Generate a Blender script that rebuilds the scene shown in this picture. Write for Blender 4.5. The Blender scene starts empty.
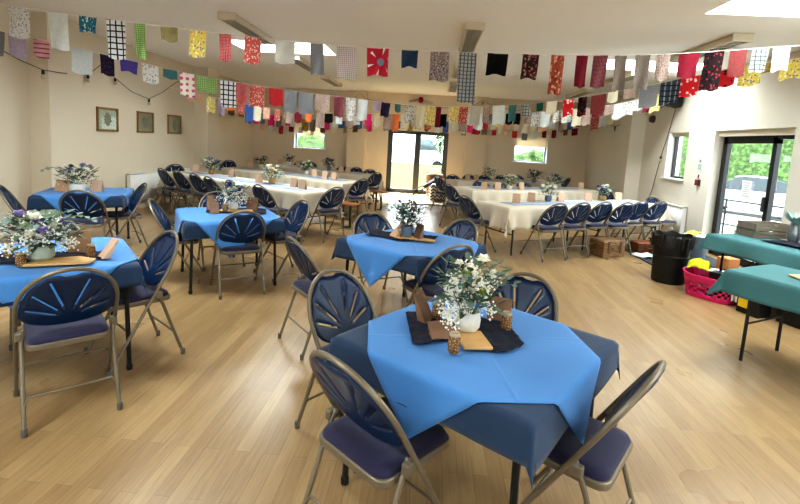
import bpy, math, random
from mathutils import Vector, Matrix, noise
PI = math.pi
R = math.radians
scn = bpy.context.scene
COL = scn.collection
random.seed(7)

# ------------------------------------------------------------------ camera
F_PX, CAM_H, CY, VP, ROLL = 465.0, 1.60, 198.0, (433.0, 144.0), 0.0575
_x, _y = VP[0] - 400.0, VP[1] - CY
_c, _s = math.cos(ROLL), math.sin(ROLL)
_xp, _yp = _x * _c + _y * _s, -_x * _s + _y * _c
PITCH = math.atan(-_yp / F_PX)
YAW = math.atan2(_xp, math.hypot(F_PX, _yp))
FW = Vector((-math.sin(YAW) * math.cos(PITCH), math.cos(YAW) * math.cos(PITCH), -math.sin(PITCH)))
_R0 = Vector((math.cos(YAW), math.sin(YAW), 0)); _D0 = FW.cross(_R0)
RT = _R0 * _c - _D0 * _s
DN = _R0 * _s + _D0 * _c
EYE = Vector((0, 0, CAM_H))

def _ray(u, v): return FW + RT * ((u - 400) / F_PX) + DN * ((v - CY) / F_PX)
def at(u, v, z):                      # surveyed point at height z
    d = _ray(u, v); return EYE + d * ((z - CAM_H) / d.z)
def atY(u, v, Y):
    d = _ray(u, v); return EYE + d * (Y / d.y)
def atX(u, v, X):
    d = _ray(u, v); return EYE + d * (X / d.x)

cam_d = bpy.data.cameras.new('camera'); cam = bpy.data.objects.new('camera', cam_d); COL.objects.link(cam)
cam_d.sensor_fit = 'HORIZONTAL'; cam_d.sensor_width = 36.0; cam_d.lens = 36.0 * F_PX / 800.0
cam_d.shift_y = -(252.0 - CY) / 800.0
cam_d.clip_start = 0.05; cam_d.clip_end = 300
m3 = Matrix((RT, -DN, -FW)).transposed()
cam.matrix_world = Matrix.Translation(EYE) @ m3.to_4x4()
scn.camera = cam

# ------------------------------------------------------------------ materials
def srgb(h):
    if isinstance(h, (tuple, list)): c = [x / 255.0 for x in h]
    else: c = [int(h[i:i + 2], 16) / 255.0 for i in (1, 3, 5)]
    return tuple((x / 12.92 if x <= 0.04045 else ((x + 0.055) / 1.055) ** 2.4) for x in c) + (1.0,)

_mats = {}
class NT:
    def __init__(self, name):
        self.m = bpy.data.materials.new(name); self.m.use_nodes = True
        self.t = self.m.node_tree; self.b = self.t.nodes['Principled BSDF']
    def n(self, kind, **kw):
        nd = self.t.nodes.new(kind)
        for k, v in kw.items():
            if k in nd.inputs: nd.inputs[k].default_value = v
            else: setattr(nd, k, v)
        return nd
    def l(self, a, ao, b, bi): self.t.links.new(a.outputs[ao], b.inputs[bi])

def bump(k, src, out, strength, dist=0.01):
    b = k.n('ShaderNodeBump', Strength=strength, Distance=dist); k.l(src, out, b, 'Height'); k.l(b, 'Normal', k.b, 'Normal')

def plain(name, col, rough=0.6, metal=0.0, var=0.08, scale=8.0, bmp=0.0, bscale=60.0, spec=None, sheen=0.0, coat=0.0, emit=0.0):
    if name in _mats: return _mats[name]
    k = NT(name); c = srgb(col)
    tc = k.n('ShaderNodeTexCoord'); nz = k.n('ShaderNodeTexNoise', Scale=scale, Detail=4.0)
    k.l(tc, 'Object', nz, 'Vector')
    mx = k.n('ShaderNodeMix', data_type='RGBA')
    mx.inputs[6].default_value = tuple(x * (1 - var) for x in c[:3]) + (1,)
    mx.inputs[7].default_value = tuple(min(1, x * (1 + var)) for x in c[:3]) + (1,)
    k.l(nz, 'Fac', mx, 0); k.t.links.new(mx.outputs[2], k.b.inputs['Base Color'])
    k.b.inputs['Roughness'].default_value = rough; k.b.inputs['Metallic'].default_value = metal
    if spec is not None: k.b.inputs['Specular IOR Level'].default_value = spec
    if sheen: k.b.inputs['Sheen Weight'].default_value = sheen
    if coat: k.b.inputs['Coat Weight'].default_value = coat
    if bmp:
        nb = k.n('ShaderNodeTexNoise', Scale=bscale, Detail=3.0); k.l(tc, 'Object', nb, 'Vector'); bump(k, nb, 'Fac', bmp)
    _mats[name] = k.m
    return k.m

def fabric(name, pattern, cols, scale=40.0):
    """woven cotton with a printed pattern; object space, x across, z up"""
    if name in _mats: return _mats[name]
    k = NT(name); cs = [srgb(c) for c in cols]
    tc0 = k.n('ShaderNodeTexCoord'); tc = k.n('ShaderNodeMapping'); tc.inputs['Scale'].default_value = (1, 1, 1) if name == 'seed_mix' else (1, 0, 1); k.l(tc0, 'Object', tc, 'Vector')
    base = cs[0]
    def mix(facnode, out, a, b):
        m = k.n('ShaderNodeMix', data_type='RGBA'); k.l(facnode, out, m, 0)
        for inp, v in ((6, a), (7, b)):
            if isinstance(v, tuple): m.inputs[inp].default_value = v
            else: k.t.links.new(v.outputs[2], m.inputs[inp])
        return m
    def ramp(lo, hi):
        r = k.n('ShaderNodeMapRange'); r.inputs['From Min'].default_value = lo; r.inputs['From Max'].default_value = hi; return r
    res = None
    if pattern == 'floral':
        v = k.n('ShaderNodeTexVoronoi', Scale=scale); k.l(tc, 'Vector', v, 'Vector')
        r = ramp(0.28, 0.36); k.l(v, 'Distance', r, 'Value'); res = mix(r, 'Result', cs[1], cs[0])
        if len(cs) > 2:
            n = k.n('ShaderNodeTexNoise', Scale=scale * 1.1, Detail=2.0); k.l(tc, 'Vector', n, 'Vector')
            r2 = ramp(0.56, 0.62); k.l(n, 'Fac', r2, 'Value'); res = mix(r2, 'Result', res, cs[2])
    elif pattern == 'dots':
        v = k.n('ShaderNodeTexVoronoi', Scale=scale, Randomness=0.15); k.l(tc, 'Vector', v, 'Vector')
        r = ramp(0.26, 0.32); k.l(v, 'Distance', r, 'Value'); res = mix(r, 'Result', cs[1], cs[0])
    elif pattern in ('check', 'stripe'):
        sx = k.n('ShaderNodeSeparateXYZ'); k.l(tc, 'Vector', sx, 'Vector')
        prev = None
        for ax in (('X', 'Z') if pattern == 'check' else ('Z',)):
            w = k.n('ShaderNodeMath', operation='MULTIPLY'); w.inputs[1].default_value = scale; k.l(sx, ax, w, 0)
            f = k.n('ShaderNodeMath', operation='FRACT'); k.l(w, 0, f, 0)
            g = k.n('ShaderNodeMath', operation='LESS_THAN'); g.inputs[1].default_value = 0.24; k.l(f, 0, g, 0)
            prev = mix(g, 0, cs[0] if prev is None else prev, cs[1] if ax == 'X' or pattern == 'stripe' else cs[-1])
        res = prev
    else:
        n = k.n('ShaderNodeTexNoise', Scale=scale, Detail=4.0); k.l(tc, 'Vector', n, 'Vector')
        r = ramp(0.35, 0.65); k.l(n, 'Fac', r, 'Value')
        res = mix(r, 'Result', cs[0], cs[1] if len(cs) > 1 else tuple(x * 0.85 for x in cs[0][:3]) + (1,))
    k.t.links.new(res.outputs[2], k.b.inputs['Base Color'])
    k.b.inputs['Roughness'].default_value = 0.9
    k.b.inputs['Specular IOR Level'].default_value = 0.15
    tr = k.n('ShaderNodeBsdfTranslucent'); k.t.links.new(res.outputs[2], tr.inputs['Color'])
    ms = k.n('ShaderNodeMixShader', Fac=0.3); out = k.t.nodes['Material Output']
    k.l(k.b, 'BSDF', ms, 1); k.l(tr, 'BSDF', ms, 2); k.l(ms, 'Shader', out, 'Surface')
    _mats[name] = k.m
    return k.m

def floor_mat():
    k = NT('oak_plank_floor'); tc = k.n('ShaderNodeTexCoord')
    mp = k.n('ShaderNodeMapping'); mp.inputs['Rotation'].default_value = (0, 0, R(90)); k.l(tc, 'Object', mp, 'Vector')
    br = k.n('ShaderNodeTexBrick', Scale=1.0); k.l(mp, 'Vector', br, 'Vector')
    br.inputs['Color1'].default_value = srgb('#a28760'); br.inputs['Color2'].default_value = srgb('#8f7350'); br.inputs['Mortar'].default_value = srgb('#7c6042')
    br.inputs['Mortar Size'].default_value = 0.0012; br.inputs['Brick Width'].default_value = 0.9; br.inputs['Row Height'].default_value = 0.075
    br.offset = 0.37; br.inputs['Bias'].default_value = 0.1
    gm = k.n('ShaderNodeMapping'); gm.inputs['Scale'].default_value = (30, 1.6, 1); k.l(tc, 'Object', gm, 'Vector')
    nz = k.n('ShaderNodeTexNoise', Scale=2.2, Detail=6.0, Roughness=0.65); k.l(gm, 'Vector', nz, 'Vector')
    mr = k.n('ShaderNodeMapRange'); mr.inputs['From Min'].default_value = 0.3; mr.inputs['From Max'].default_value = 0.7; mr.inputs['To Min'].default_value = 0.8; mr.inputs['To Max'].default_value = 1.14
    k.l(nz, 'Fac', mr, 'Value')
    mx = k.n('ShaderNodeMix', data_type='RGBA', blend_type='MULTIPLY'); mx.inputs[0].default_value = 1.0
    k.t.links.new(br.outputs['Color'], mx.inputs[6]); k.t.links.new(mr.outputs['Result'], mx.inputs[7])
    k.t.links.new(mx.outputs[2], k.b.inputs['Base Color'])
    k.b.inputs['Roughness'].default_value = 0.33; k.b.inputs['Specular IOR Level'].default_value = 0.55
    n2 = k.n('ShaderNodeTexNoise', Scale=1.6, Detail=3.0); k.l(tc, 'Object', n2, 'Vector')
    r2 = k.n('ShaderNodeMapRange'); r2.inputs['To Min'].default_value = 0.24; r2.inputs['To Max'].default_value = 0.34; k.l(n2, 'Fac', r2, 'Value'); k.l(r2, 'Result', k.b, 'Roughness')
    return k.m

def glass_mat():
    k = NT('window_glass'); out = k.t.nodes['Material Output']
    tr = k.n('ShaderNodeBsdfTransparent'); tr.inputs['Color'].default_value = (0.93, 0.96, 0.95, 1)
    gl = k.n('ShaderNodeBsdfGlossy', Roughness=0.02); fr = k.n('ShaderNodeLayerWeight', Blend=0.5)
    pw = k.n('ShaderNodeMath', operation='POWER'); pw.inputs[1].default_value = 5.0; k.l(fr, 'Facing', pw, 0)
    ma = k.n('ShaderNodeMath', operation='MULTIPLY_ADD'); ma.inputs[1].default_value = 0.45; ma.inputs[2].default_value = 0.03; k.l(pw, 0, ma, 0)
    ms = k.n('ShaderNodeMixShader'); k.l(ma, 0, ms, 0); k.l(tr, 'BSDF', ms, 1); k.l(gl, 'BSDF', ms, 2); k.l(ms, 'Shader', out, 'Surface')
    return k.m

def wicker_mat(name, c1, c2, rows=70.0):
    k = NT(name); tc = k.n('ShaderNodeTexCoord')
    br = k.n('ShaderNodeTexBrick', Scale=1.0)
    sx = k.n('ShaderNodeSeparateXYZ'); k.l(tc, 'Object', sx, 'Vector')
    ad = k.n('ShaderNodeMath', operation='ADD'); k.l(sx, 'X', ad, 0); k.l(sx, 'Y', ad, 1)
    cb = k.n('ShaderNodeCombineXYZ'); k.l(ad, 0, cb, 'X'); k.l(sx, 'Z', cb, 'Y'); k.l(cb, 'Vector', br, 'Vector')
    br.inputs['Color1'].default_value = srgb(c1); br.inputs['Color2'].default_value = srgb(c2); br.inputs['Mortar'].default_value = srgb('#3f2a19')
    br.inputs['Mortar Size'].default_value = 0.003; br.inputs['Brick Width'].default_value = 0.045; br.inputs['Row Height'].default_value = 0.02
    k.l(br, 'Color', k.b, 'Base Color'); k.b.inputs['Roughness'].default_value = 0.6
    bump(k, br, 'Fac', -0.6, 0.006)
    return k.m

def chevron_mat():
    k = NT('chevron_fabric'); tc = k.n('ShaderNodeTexCoord'); sx = k.n('ShaderNodeSeparateXYZ'); k.l(tc, 'Object', sx, 'Vector')
    a = k.n('ShaderNodeMath', operation='PINGPONG'); a.inputs[1].default_value = 0.06; k.l(sx, 'X', a, 0)
    b = k.n('ShaderNodeMath', operation='ADD'); k.l(a, 0, b, 0); k.l(sx, 'Z', b, 1)
    c = k.n('ShaderNodeMath', operation='MULTIPLY'); c.inputs[1].default_value = 11.0; k.l(b, 0, c, 0)
    d = k.n('ShaderNodeMath', operation='FRACT'); k.l(c, 0, d, 0)
    g = k.n('ShaderNodeMath', operation='GREATER_THAN'); g.inputs[1].default_value = 0.5; k.l(d, 0, g, 0)
    m = k.n('ShaderNodeMix', data_type='RGBA'); k.l(g, 0, m, 0); m.inputs[6].default_value = srgb('#e8e2dc'); m.inputs[7].default_value = srgb('#231d22')
    k.t.links.new(m.outputs[2], k.b.inputs['Base Color']); k.b.inputs['Roughness'].default_value = 0.9
    return k.m

def leafmass_mat(name, c1, c2, c3, scale=6.0):
    k = NT(name); tc = k.n('ShaderNodeTexCoord'); n = k.n('ShaderNodeTexNoise', Scale=scale, Detail=8.0, Roughness=0.75); k.l(tc, 'Object', n, 'Vector')
    r = k.n('ShaderNodeValToRGB'); k.l(n, 'Fac', r, 'Fac')
    e = r.color_ramp.elements; e[0].position = 0.35; e[0].color = srgb(c1); e[1].position = 0.68; e[1].color = srgb(c3)
    x = e.new(0.5); x.color = srgb(c2)
    k.l(r, 'Color', k.b, 'Base Color'); k.b.inputs['Roughness'].default_value = 0.8
    bump(k, n, 'Fac', 0.9, 0.15)
    return k.m

WALL = plain('cream_wall_paint', '#d3c8b5', 0.85, var=0.025, scale=1.5, bmp=0.05, bscale=250)
WALLR = plain('grey_cream_wall_paint', '#d2cbbe', 0.85, var=0.025, scale=1.5, bmp=0.05, bscale=250)
CEIL = plain('ceiling_paint', '#f4f2ef', 0.9, var=0.02, scale=1.0)
WHITE = plain('white_gloss', '#e9e8e4', 0.4, var=0.02)
FLOOR = floor_mat(); GLASS = glass_mat()
ALU = plain('dark_grey_frame', '#3e4144', 0.45, 0.3, var=0.05)
BLACKF = plain('black_frame', '#141414', 0.4, 0.2, var=0.05)
BLIND = fabric('cream_roller_blind', 'noise', ('#e0d5c0', '#dcd0ba'), 4)
CH_FRAME = plain('taupe_metal_frame', '#756b5b', 0.42, 0.4, var=0.05, scale=30)
CH_PLAST = plain('blue_plastic_back', '#0d2749', 0.36, var=0.1, scale=14, bmp=0.03, bscale=300, spec=0.4)
CH_SEAT = plain('purple_navy_upholstery', '#211d3d', 0.92, var=0.14, scale=60, bmp=0.12, bscale=500, sheen=0.15)
RUBBER = plain('grey_rubber', '#57504a', 0.7)
BLACKM = plain('black_metal_leg', '#16171a', 0.4, 0.3)
TOPW = plain('table_top_laminate', '#4a4a50', 0.5)
NAVYC = plain('navy_cotton', '#1b3350', 0.92, var=0.1, scale=5, bmp=0.1, bscale=400, sheen=0.1)
BLUEC = plain('cornflower_cotton', '#457fbe', 0.9, var=0.06, scale=4, bmp=0.1, bscale=400, sheen=0.1)
def creased(m, rot, sp):
    t = m.node_tree; b = t.nodes['Principled BSDF']; old = [l.from_node for l in t.links if l.to_socket == b.inputs['Normal']][0]
    def n(k): return t.nodes.new(k)
    tc = n('ShaderNodeTexCoord'); mp = n('ShaderNodeMapping'); mp.inputs['Rotation'].default_value = (0, 0, R(rot)); t.links.new(tc.outputs['Object'], mp.inputs['Vector'])
    sx = n('ShaderNodeSeparateXYZ'); t.links.new(mp.outputs['Vector'], sx.inputs['Vector']); acc = None
    for ax in ('X', 'Y'):
        pp = n('ShaderNodeMath'); pp.operation = 'PINGPONG'; pp.inputs[1].default_value = sp; t.links.new(sx.outputs[ax], pp.inputs[0])
        mr = n('ShaderNodeMapRange'); mr.inputs['From Max'].default_value = .012; mr.inputs['To Min'].default_value = 1; mr.inputs['To Max'].default_value = 0; t.links.new(pp.outputs[0], mr.inputs['Value'])
        if acc is None: acc = mr
        else:
            ad = n('ShaderNodeMath'); ad.operation = 'MAXIMUM'; t.links.new(acc.outputs[0], ad.inputs[0]); t.links.new(mr.outputs[0], ad.inputs[1]); acc = ad
    bp = n('ShaderNodeBump'); bp.inputs['Strength'].default_value = .35; bp.inputs['Distance'].default_value = .006
    t.links.new(acc.outputs[0], bp.inputs['Height']); t.links.new(old.outputs['Normal'], bp.inputs['Normal']); t.links.new(bp.outputs['Normal'], b.inputs['Normal'])
creased(BLUEC, 45, .27); creased(NAVYC, 0, .31)
CREAMC = plain('cream_tablecloth', '#d0c6b5', 0.9, var=0.05, scale=3, bmp=0.08, bscale=350)
RUNNER = plain('pale_blue_runner', '#98a3b8', 0.92, var=0.08, scale=5)
TEALC = plain('teal_cotton', '#3f6e72', 0.9, var=0.07, scale=4, bmp=0.1, bscale=300)
GAUZE = plain('navy_gauze', '#0d1026', 0.97, var=0.35, scale=60, bmp=0.5, bscale=180)
BOARD = plain('pale_wood_slice', '#c39a62', 0.6, var=0.18, scale=18)
KRAFT = plain('kraft_paper', '#b89272', 0.9, var=0.1, scale=20)
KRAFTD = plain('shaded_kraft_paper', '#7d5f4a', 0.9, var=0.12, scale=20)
PINKK = plain('pink_kraft_card', '#c2a28a', 0.9, var=0.06, scale=20)
CERAM = plain('speckled_white_pot', '#dcdbd3', 0.3, var=0.15, scale=40)
CERAMG = plain('green_grey_pot', '#a9b3a6', 0.35, var=0.3, scale=30)
TIN = plain('galvanised_tin', '#8f9599', 0.35, 0.7, var=0.15, scale=20)
BLUEPOT = plain('blue_pot', '#51698f', 0.4, var=0.1)
STRAW = plain('straw_pot', '#b39257', 0.8, var=0.2, scale=40)
LEAF = plain('leaf_green', '#4c6344', 0.6, var=0.3, scale=30)
LEAFD = plain('dark_leaf_green', '#33432f', 0.6, var=0.3, scale=30)
EUCA = plain('eucalyptus_grey_green', '#5f7468', 0.6, var=0.2, scale=30)
LIME = plain('lime_green_bloom', '#8d9c3e', 0.7, var=0.2, scale=40)
PETAL = plain('white_petal', '#f2efe4', 0.7, var=0.05, scale=40)
LILAC = plain('lilac_petal', '#9b8fc0', 0.7, var=0.15, scale=40)
VIOLET = plain('violet_petal', '#4a3d86', 0.7, var=0.15, scale=40)
DUSK = plain('dusky_blue_petal', '#4a4f66', 0.7, var=0.2, scale=40)
YEL = plain('yellow_bloom', '#d8b04a', 0.7, var=0.1, scale=40)
SEEDS = fabric('seed_mix', 'floral', ('#8a6440', '#3c2415', '#d0b48a'), 130)
JARG = plain('jar_rim_glass', '#a9987f', 0.15, var=0.05, coat=0.5)
ORANGEW = plain('orange_varnished_pine', '#8a5530', 0.45, var=0.15, scale=14)
GREENM = plain('dark_green_metal', '#22392c', 0.5, 0.2)
PINKP = plain('hot_pink_plastic', '#c4195e', 0.4, var=0.05)
BLACKP = plain('black_plastic', '#0d0d0e', 0.5, var=0.1, spec=0.35)
BAGP = plain('black_bin_bag', '#08080a', 0.28, var=0.2, bmp=0.5, bscale=40)
YELC = plain('acid_yellow_cloth', '#c8d021', 0.85, var=0.1)
CRATE = plain('weathered_grey_wood', '#74695c', 0.8, var=0.25, scale=16, bmp=0.2, bscale=60)
MAT = plain('charcoal_barrier_mat', '#2b2e33', 0.95, var=0.2, scale=200, bmp=0.3, bscale=500)
PAPER = plain('white_paper', '#e6e6e2', 0.9, var=0.05)
REDP = plain('alarm_red', '#9a1f22', 0.4)
DARKRED = plain('dark_red_plastic', '#4c1216', 0.4)
CORD = plain('black_cable', '#1d1a18', 0.6)
STRINGM = plain('white_string', '#dcd8cf', 0.8)
WICKER = wicker_mat('brown_wicker', '#a9845a', '#7f5d3a')
WICKERR = wicker_mat('red_brown_wicker', '#94552f', '#7a4021')
CHEV = chevron_mat()
OAK = plain('oak_picture_frame', '#8a6238', 0.5, var=0.15, scale=30)
LOUVRE = plain('steel_louvre', '#b9b7ae', 0.3, 0.3)
FIXT = plain('cream_light_housing', '#cfc6b2', 0.5, var=0.03)

# ------------------------------------------------------------------ mesh builder
class MB:
    def __init__(self): self.v = []; self.f = []
    def add(self, vs, fs):
        o = len(self.v); self.v += [tuple(p) for p in vs]; self.f += [tuple(i + o for i in q) for q in fs]; return self
    def box(self, c, s, rot=None, taper=1.0):
        hx, hy, hz = s[0] / 2, s[1] / 2, s[2] / 2
        vs = []
        for z, t in ((-hz, 1.0), (hz, taper)):
            vs += [Vector((-hx * t, -hy * t, z)), Vector((hx * t, -hy * t, z)), Vector((hx * t, hy * t, z)), Vector((-hx * t, hy * t, z))]
        if rot is not None: vs = [rot @ p for p in vs]
        vs = [p + Vector(c) for p in vs]
        return self.add(vs, [(0, 3, 2, 1), (4, 5, 6, 7), (0, 1, 5, 4), (1, 2, 6, 5), (2, 3, 7, 6), (3, 0, 4, 7)])
    def bar(self, a, b, w, h, up=(0, 0, 1)):
        a, b = Vector(a), Vector(b); d = (b - a); L = d.length; d.normalize()
        s = d.cross(Vector(up));
        if s.length < 1e-5: s = d.cross(Vector((0, 1, 0)))
        s.normalize(); u = s.cross(d)
        rot = Matrix((s, d, u)).transposed()
        return self.box((a + b) / 2, (w, L, h), rot)
    def tube(self, pts, r, n=8, closed=False):
        pts = [Vector(p) for p in pts]; m = len(pts); rs = r if isinstance(r, (list, tuple)) else [r] * m
        tan = []
        for i in range(m):
            a = pts[i - 1] if (i > 0 or closed) else pts[0]; b = pts[(i + 1) % m] if (i < m - 1 or closed) else pts[-1]
            t = (b - a); tan.append(t.normalized() if t.length > 1e-9 else Vector((0, 0, 1)))
        ref = Vector((0, 0, 1)) if abs(tan[0].z) < 0.9 else Vector((1, 0, 0))
        nv = (ref - tan[0] * ref.dot(tan[0])).normalized(); vs = []
        for i in range(m):
            nv = (nv - tan[i] * nv.dot(tan[i]));
            nv = nv.normalized() if nv.length > 1e-6 else tan[i].orthogonal().normalized()
            bv = tan[i].cross(nv)
            for j in range(n):
                a = 2 * PI * j / n; vs.append(pts[i] + (nv * math.cos(a) + bv * math.sin(a)) * rs[i])
        fs = []
        for i in range(m if closed else m - 1):
            k = (i + 1) % m
            for j in range(n): fs.append((i * n + j, i * n + (j + 1) % n, k * n + (j + 1) % n, k * n + j))
        if not closed: fs += [tuple(range(n))[::-1], tuple((m - 1) * n + j for j in range(n))]
        return self.add(vs, fs)
    def lathe(self, prof, n=16, c=(0, 0, 0), sx=1.0, sy=1.0):
        vs = []; c = Vector(c)
        for r, z in prof:
            for j in range(n):
                a = 2 * PI * j / n; vs.append(c + Vector((r * math.cos(a) * sx, r * math.sin(a) * sy, z)))
        fs = []
        for i in range(len(prof) - 1):
            for j in range(n): fs.append((i * n + j, i * n + (j + 1) % n, (i + 1) * n + (j + 1) % n, (i + 1) * n + j))
        fs += [tuple(range(n))[::-1], tuple((len(prof) - 1) * n + j for j in range(n))]
        return self.add(vs, fs)
    def ball(self, c, r, n=8, m=5, sq=(1, 1, 1)):
        prof = [(max(1e-4, r * math.sin(PI * i / m)), -r * math.cos(PI * i / m) * sq[2]) for i in range(m + 1)]
        return self.lathe(prof, n, c, sq[0], sq[1])
    def octa(self, c, r):
        c = Vector(c); vs = [c + Vector(p) * r for p in ((1, 0, 0), (-1, 0, 0), (0, 1, 0), (0, -1, 0), (0, 0, 1), (0, 0, -1))]
        return self.add(vs, [(0, 2, 4), (2, 1, 4), (1, 3, 4), (3, 0, 4), (2, 0, 5), (1, 2, 5), (3, 1, 5), (0, 3, 5)])
    def leaf(self, c, d, L, w, up=Vector((0, 0, 1))):
        c = Vector(c); d = Vector(d).normalized(); s = d.cross(up)
        s = s.normalized() if s.length > 1e-4 else Vector((1, 0, 0)); u = s.cross(d).normalized()
        vs = [c, c + d * L * .35 + s * w * .5 + u * w * .12, c + d * L * .75 + s * w * .38, c + d * L - u * L * .1, c + d * L * .75 - s * w * .38, c + d * L * .35 - s * w * .5 + u * w * .12, c + d * L * .55 - u * w * .05]
        return self.add(vs, [(0, 1, 6), (1, 2, 6), (2, 3, 6), (3, 4, 6), (4, 5, 6), (5, 0, 6)])
    def grid(self, fn, nu, nv):
        vs = [fn(i / nu, j / nv) for j in range(nv + 1) for i in range(nu + 1)]
        fs = [(j * (nu + 1) + i, j * (nu + 1) + i + 1, (j + 1) * (nu + 1) + i + 1, (j + 1) * (nu + 1) + i) for j in range(nv) for i in range(nu)]
        return self.add(vs, fs)
    def prism(self, poly, z0, z1):
        n = len(poly)
        vs = [(x, y, z0) for x, y in poly] + [(x, y, z1) for x, y in poly]
        return self.add(vs, [tuple(range(n))[::-1], tuple(range(n, 2 * n))] + [(i, (i + 1) % n, n + (i + 1) % n, n + i) for i in range(n)])
    def build(self, name, mat, parent=None, loc=(0, 0, 0), rz=0.0, smooth=0.6, bevel=0.0, solid=0.0, sub=0):
        me = bpy.data.meshes.new(name); me.from_pydata(self.v, [], self.f); me.update()
        me.materials.append(mat)
        if smooth:
            me.shade_smooth()
            try: me.set_sharp_from_angle(angle=smooth)
            except Exception: pass
        o = bpy.data.objects.new(name, me); COL.objects.link(o); o.parent = parent
        o.location = loc; o.rotation_euler = (0, 0, rz)
        if solid:
            md = o.modifiers.new('thick', 'SOLIDIFY'); md.thickness = solid; md.offset = 0
        if bevel:
            md = o.modifiers.new('edge', 'BEVEL'); md.width = bevel; md.segments = 2; md.limit_method = 'ANGLE'
        if sub:
            md = o.modifiers.new('sub', 'SUBSURF'); md.levels = sub; md.render_levels = sub
        return o

def tag(o, label, cat, group=None):
    o['label'] = label; o['category'] = cat
    if group: o['group'] = group
    return o
def thing(name, label, cat, loc=(0, 0, 0), rz=0.0, group=None):
    o = bpy.data.objects.new(name, None); COL.objects.link(o); o.empty_display_size = 0.1
    o.location = loc; o.rotation_euler = (0, 0, rz)
    return tag(o, label, cat, group)
def struct(o):
    o['kind'] = 'structure'; return o
def children(o): return [c for c in o.children]
def copy_tree(o, parent=None):
    c = o.copy(); COL.objects.link(c); c.parent = parent
    for ch in children(o): copy_tree(ch, c)
    return c
def clone(src, loc, rz, label, group=None):
    c = copy_tree(src); c.location = loc; c.rotation_euler = (0, 0, rz); c['label'] = label
    if group: c['group'] = group
    elif 'group' in c: del c['group']
    return c

# ------------------------------------------------------------------ the hall
XL, XR, YB, YF, H = -5.76, 4.72, 14.68, -3.0, 3.1
TH = 0.28

def wall_with_holes(name, mat, axis, pos, out, a0, a1, holes, base=0.0, top=H):
    """wall along axis; holes = (a_lo, a_hi, z_lo, z_hi); thickness TH to the outside"""
    mb = MB(); p0, p1 = (pos, pos + out * TH)
    cuts = sorted({a0, a1, *[h[0] for h in holes], *[h[1] for h in holes]})
    def bx(l, h, z0, z1):
        if h - l < 1e-4 or z1 - z0 < 1e-4: return
        c, s = ((l + h) / 2, (p0 + p1) / 2, (z0 + z1) / 2), (h - l, TH, z1 - z0)
        if axis == 'y': c = (c[1], c[0], c[2]); s = (s[1], s[0], s[2])
        mb.box(c, s)
    for l, h in zip(cuts[:-1], cuts[1:]):
        hs = sorted([q for q in holes if q[0] <= l + 1e-6 and q[1] >= h - 1e-6], key=lambda q: q[2])
        z = base
        for q in hs: bx(l, h, z, q[2]); z = q[3]
        bx(l, h, z, top)
    return struct(mb.build(name, mat, smooth=0))

fl = MB().box(((XL + XR) / 2, (YB + YF) / 2, -0.05), (XR - XL + 0.6, YB - YF + 0.6, 0.1)).build('floor', FLOOR, smooth=0); struct(fl)
W1 = (-4.42, -3.42, 1.22, 2.06); W2 = (2.49, 3.52, 1.19, 2.08); DF = (-1.42, 0.47, 0.0, 2.10)
WR = (9.06, 9.80, 1.18, 2.09); DR = (6.50, 8.25, 0.0, 2.09)
wall_with_holes('wall_back', WALL, 'x', YB, 1, XL - TH, XR + TH, [W1, W2, DF])
wall_with_holes('wall_right', WALLR, 'y', XR, 1, YF, YB, [WR, DR, (0.2, 2.4, 0.9, 2.1)])
wall_with_holes('wall_left', WALL, 'y', XL, -1, YF, YB, [])
wall_with_holes('wall_front', WALL, 'x', YF, -1, XL - TH, XR + TH, [(-4.5, -1.5, 0.9, 2.2), (0.5, 3.5, 0.9, 2.2)])
# pilasters
for i, (c, s, m) in enumerate([((XL + .16, 6.62, H / 2), (.32, .6, H), WALL), ((XL + .17, 11.25, H / 2), (.34, .6, H), WALL),
                            ((-2.41, YB - .09, H / 2), (.56, .18, H), WALL), ((1.30, YB - .09, H / 2), (.60, .18, H), WALL),
                            ((XR - .16, 11.2, H / 2), (.32, .62, H), WALLR)]):
    struct(MB().box(c, s).build('trim_%d' % (i + 1), m, smooth=0))
# skylights cut in the ceiling; the last two are unseen, added for more light
SKY = [(-3.5, -1.86, 7.65, 8.62), (2.72, 4.4, 7.85, 8.72), (2.72, 4.4, 4.15, 5.22), (-3.5, -1.86, 3.6, 4.4), (2.72, 4.2, 0.3, 1.4), (-3.5, -1.86, -0.3, 0.8)]
def ceiling():
    mb = MB(); xs = sorted({XL - TH, XR + TH, *[s[0] for s in SKY], *[s[1] for s in SKY]}); ys = sorted({YF - TH, YB + TH, *[s[2] for s in SKY], *[s[3] for s in SKY]})
    for x0, x1 in zip(xs[:-1], xs[1:]):
        for y0, y1 in zip(ys[:-1], ys[1:]):
            if any(s[0] <= x0 + 1e-6 and s[1] >= x1 - 1e-6 and s[2] <= y0 + 1e-6 and s[3] >= y1 - 1e-6 for s in SKY): continue
            mb.box(((x0 + x1) / 2, (y0 + y1) / 2, H + 0.125), (x1 - x0, y1 - y0, 0.25))
    return struct(mb.build('ceiling', CEIL, smooth=0))
ceiling()
for i, s in enumerate(SKY):
    o = struct(MB().box(((s[0] + s[1]) / 2, (s[2] + s[3]) / 2, H + 0.27), (s[1] - s[0] + .08, s[3] - s[2] + .08, 0.012)).build('window_%d' % (i + 21), GLASS, smooth=0))
    fr = MB()
    for a, b in (((s[0], s[2]), (s[1], s[2])), ((s[1], s[2]), (s[1], s[3])), ((s[1], s[3]), (s[0], s[3])), ((s[0], s[3]), (s[0], s[2]))):
        fr.bar((a[0], a[1], H + .285), (b[0], b[1], H + .285), 0.05, 0.05)
    fr.build('window_frame', WHITE, o, smooth=0)

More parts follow.
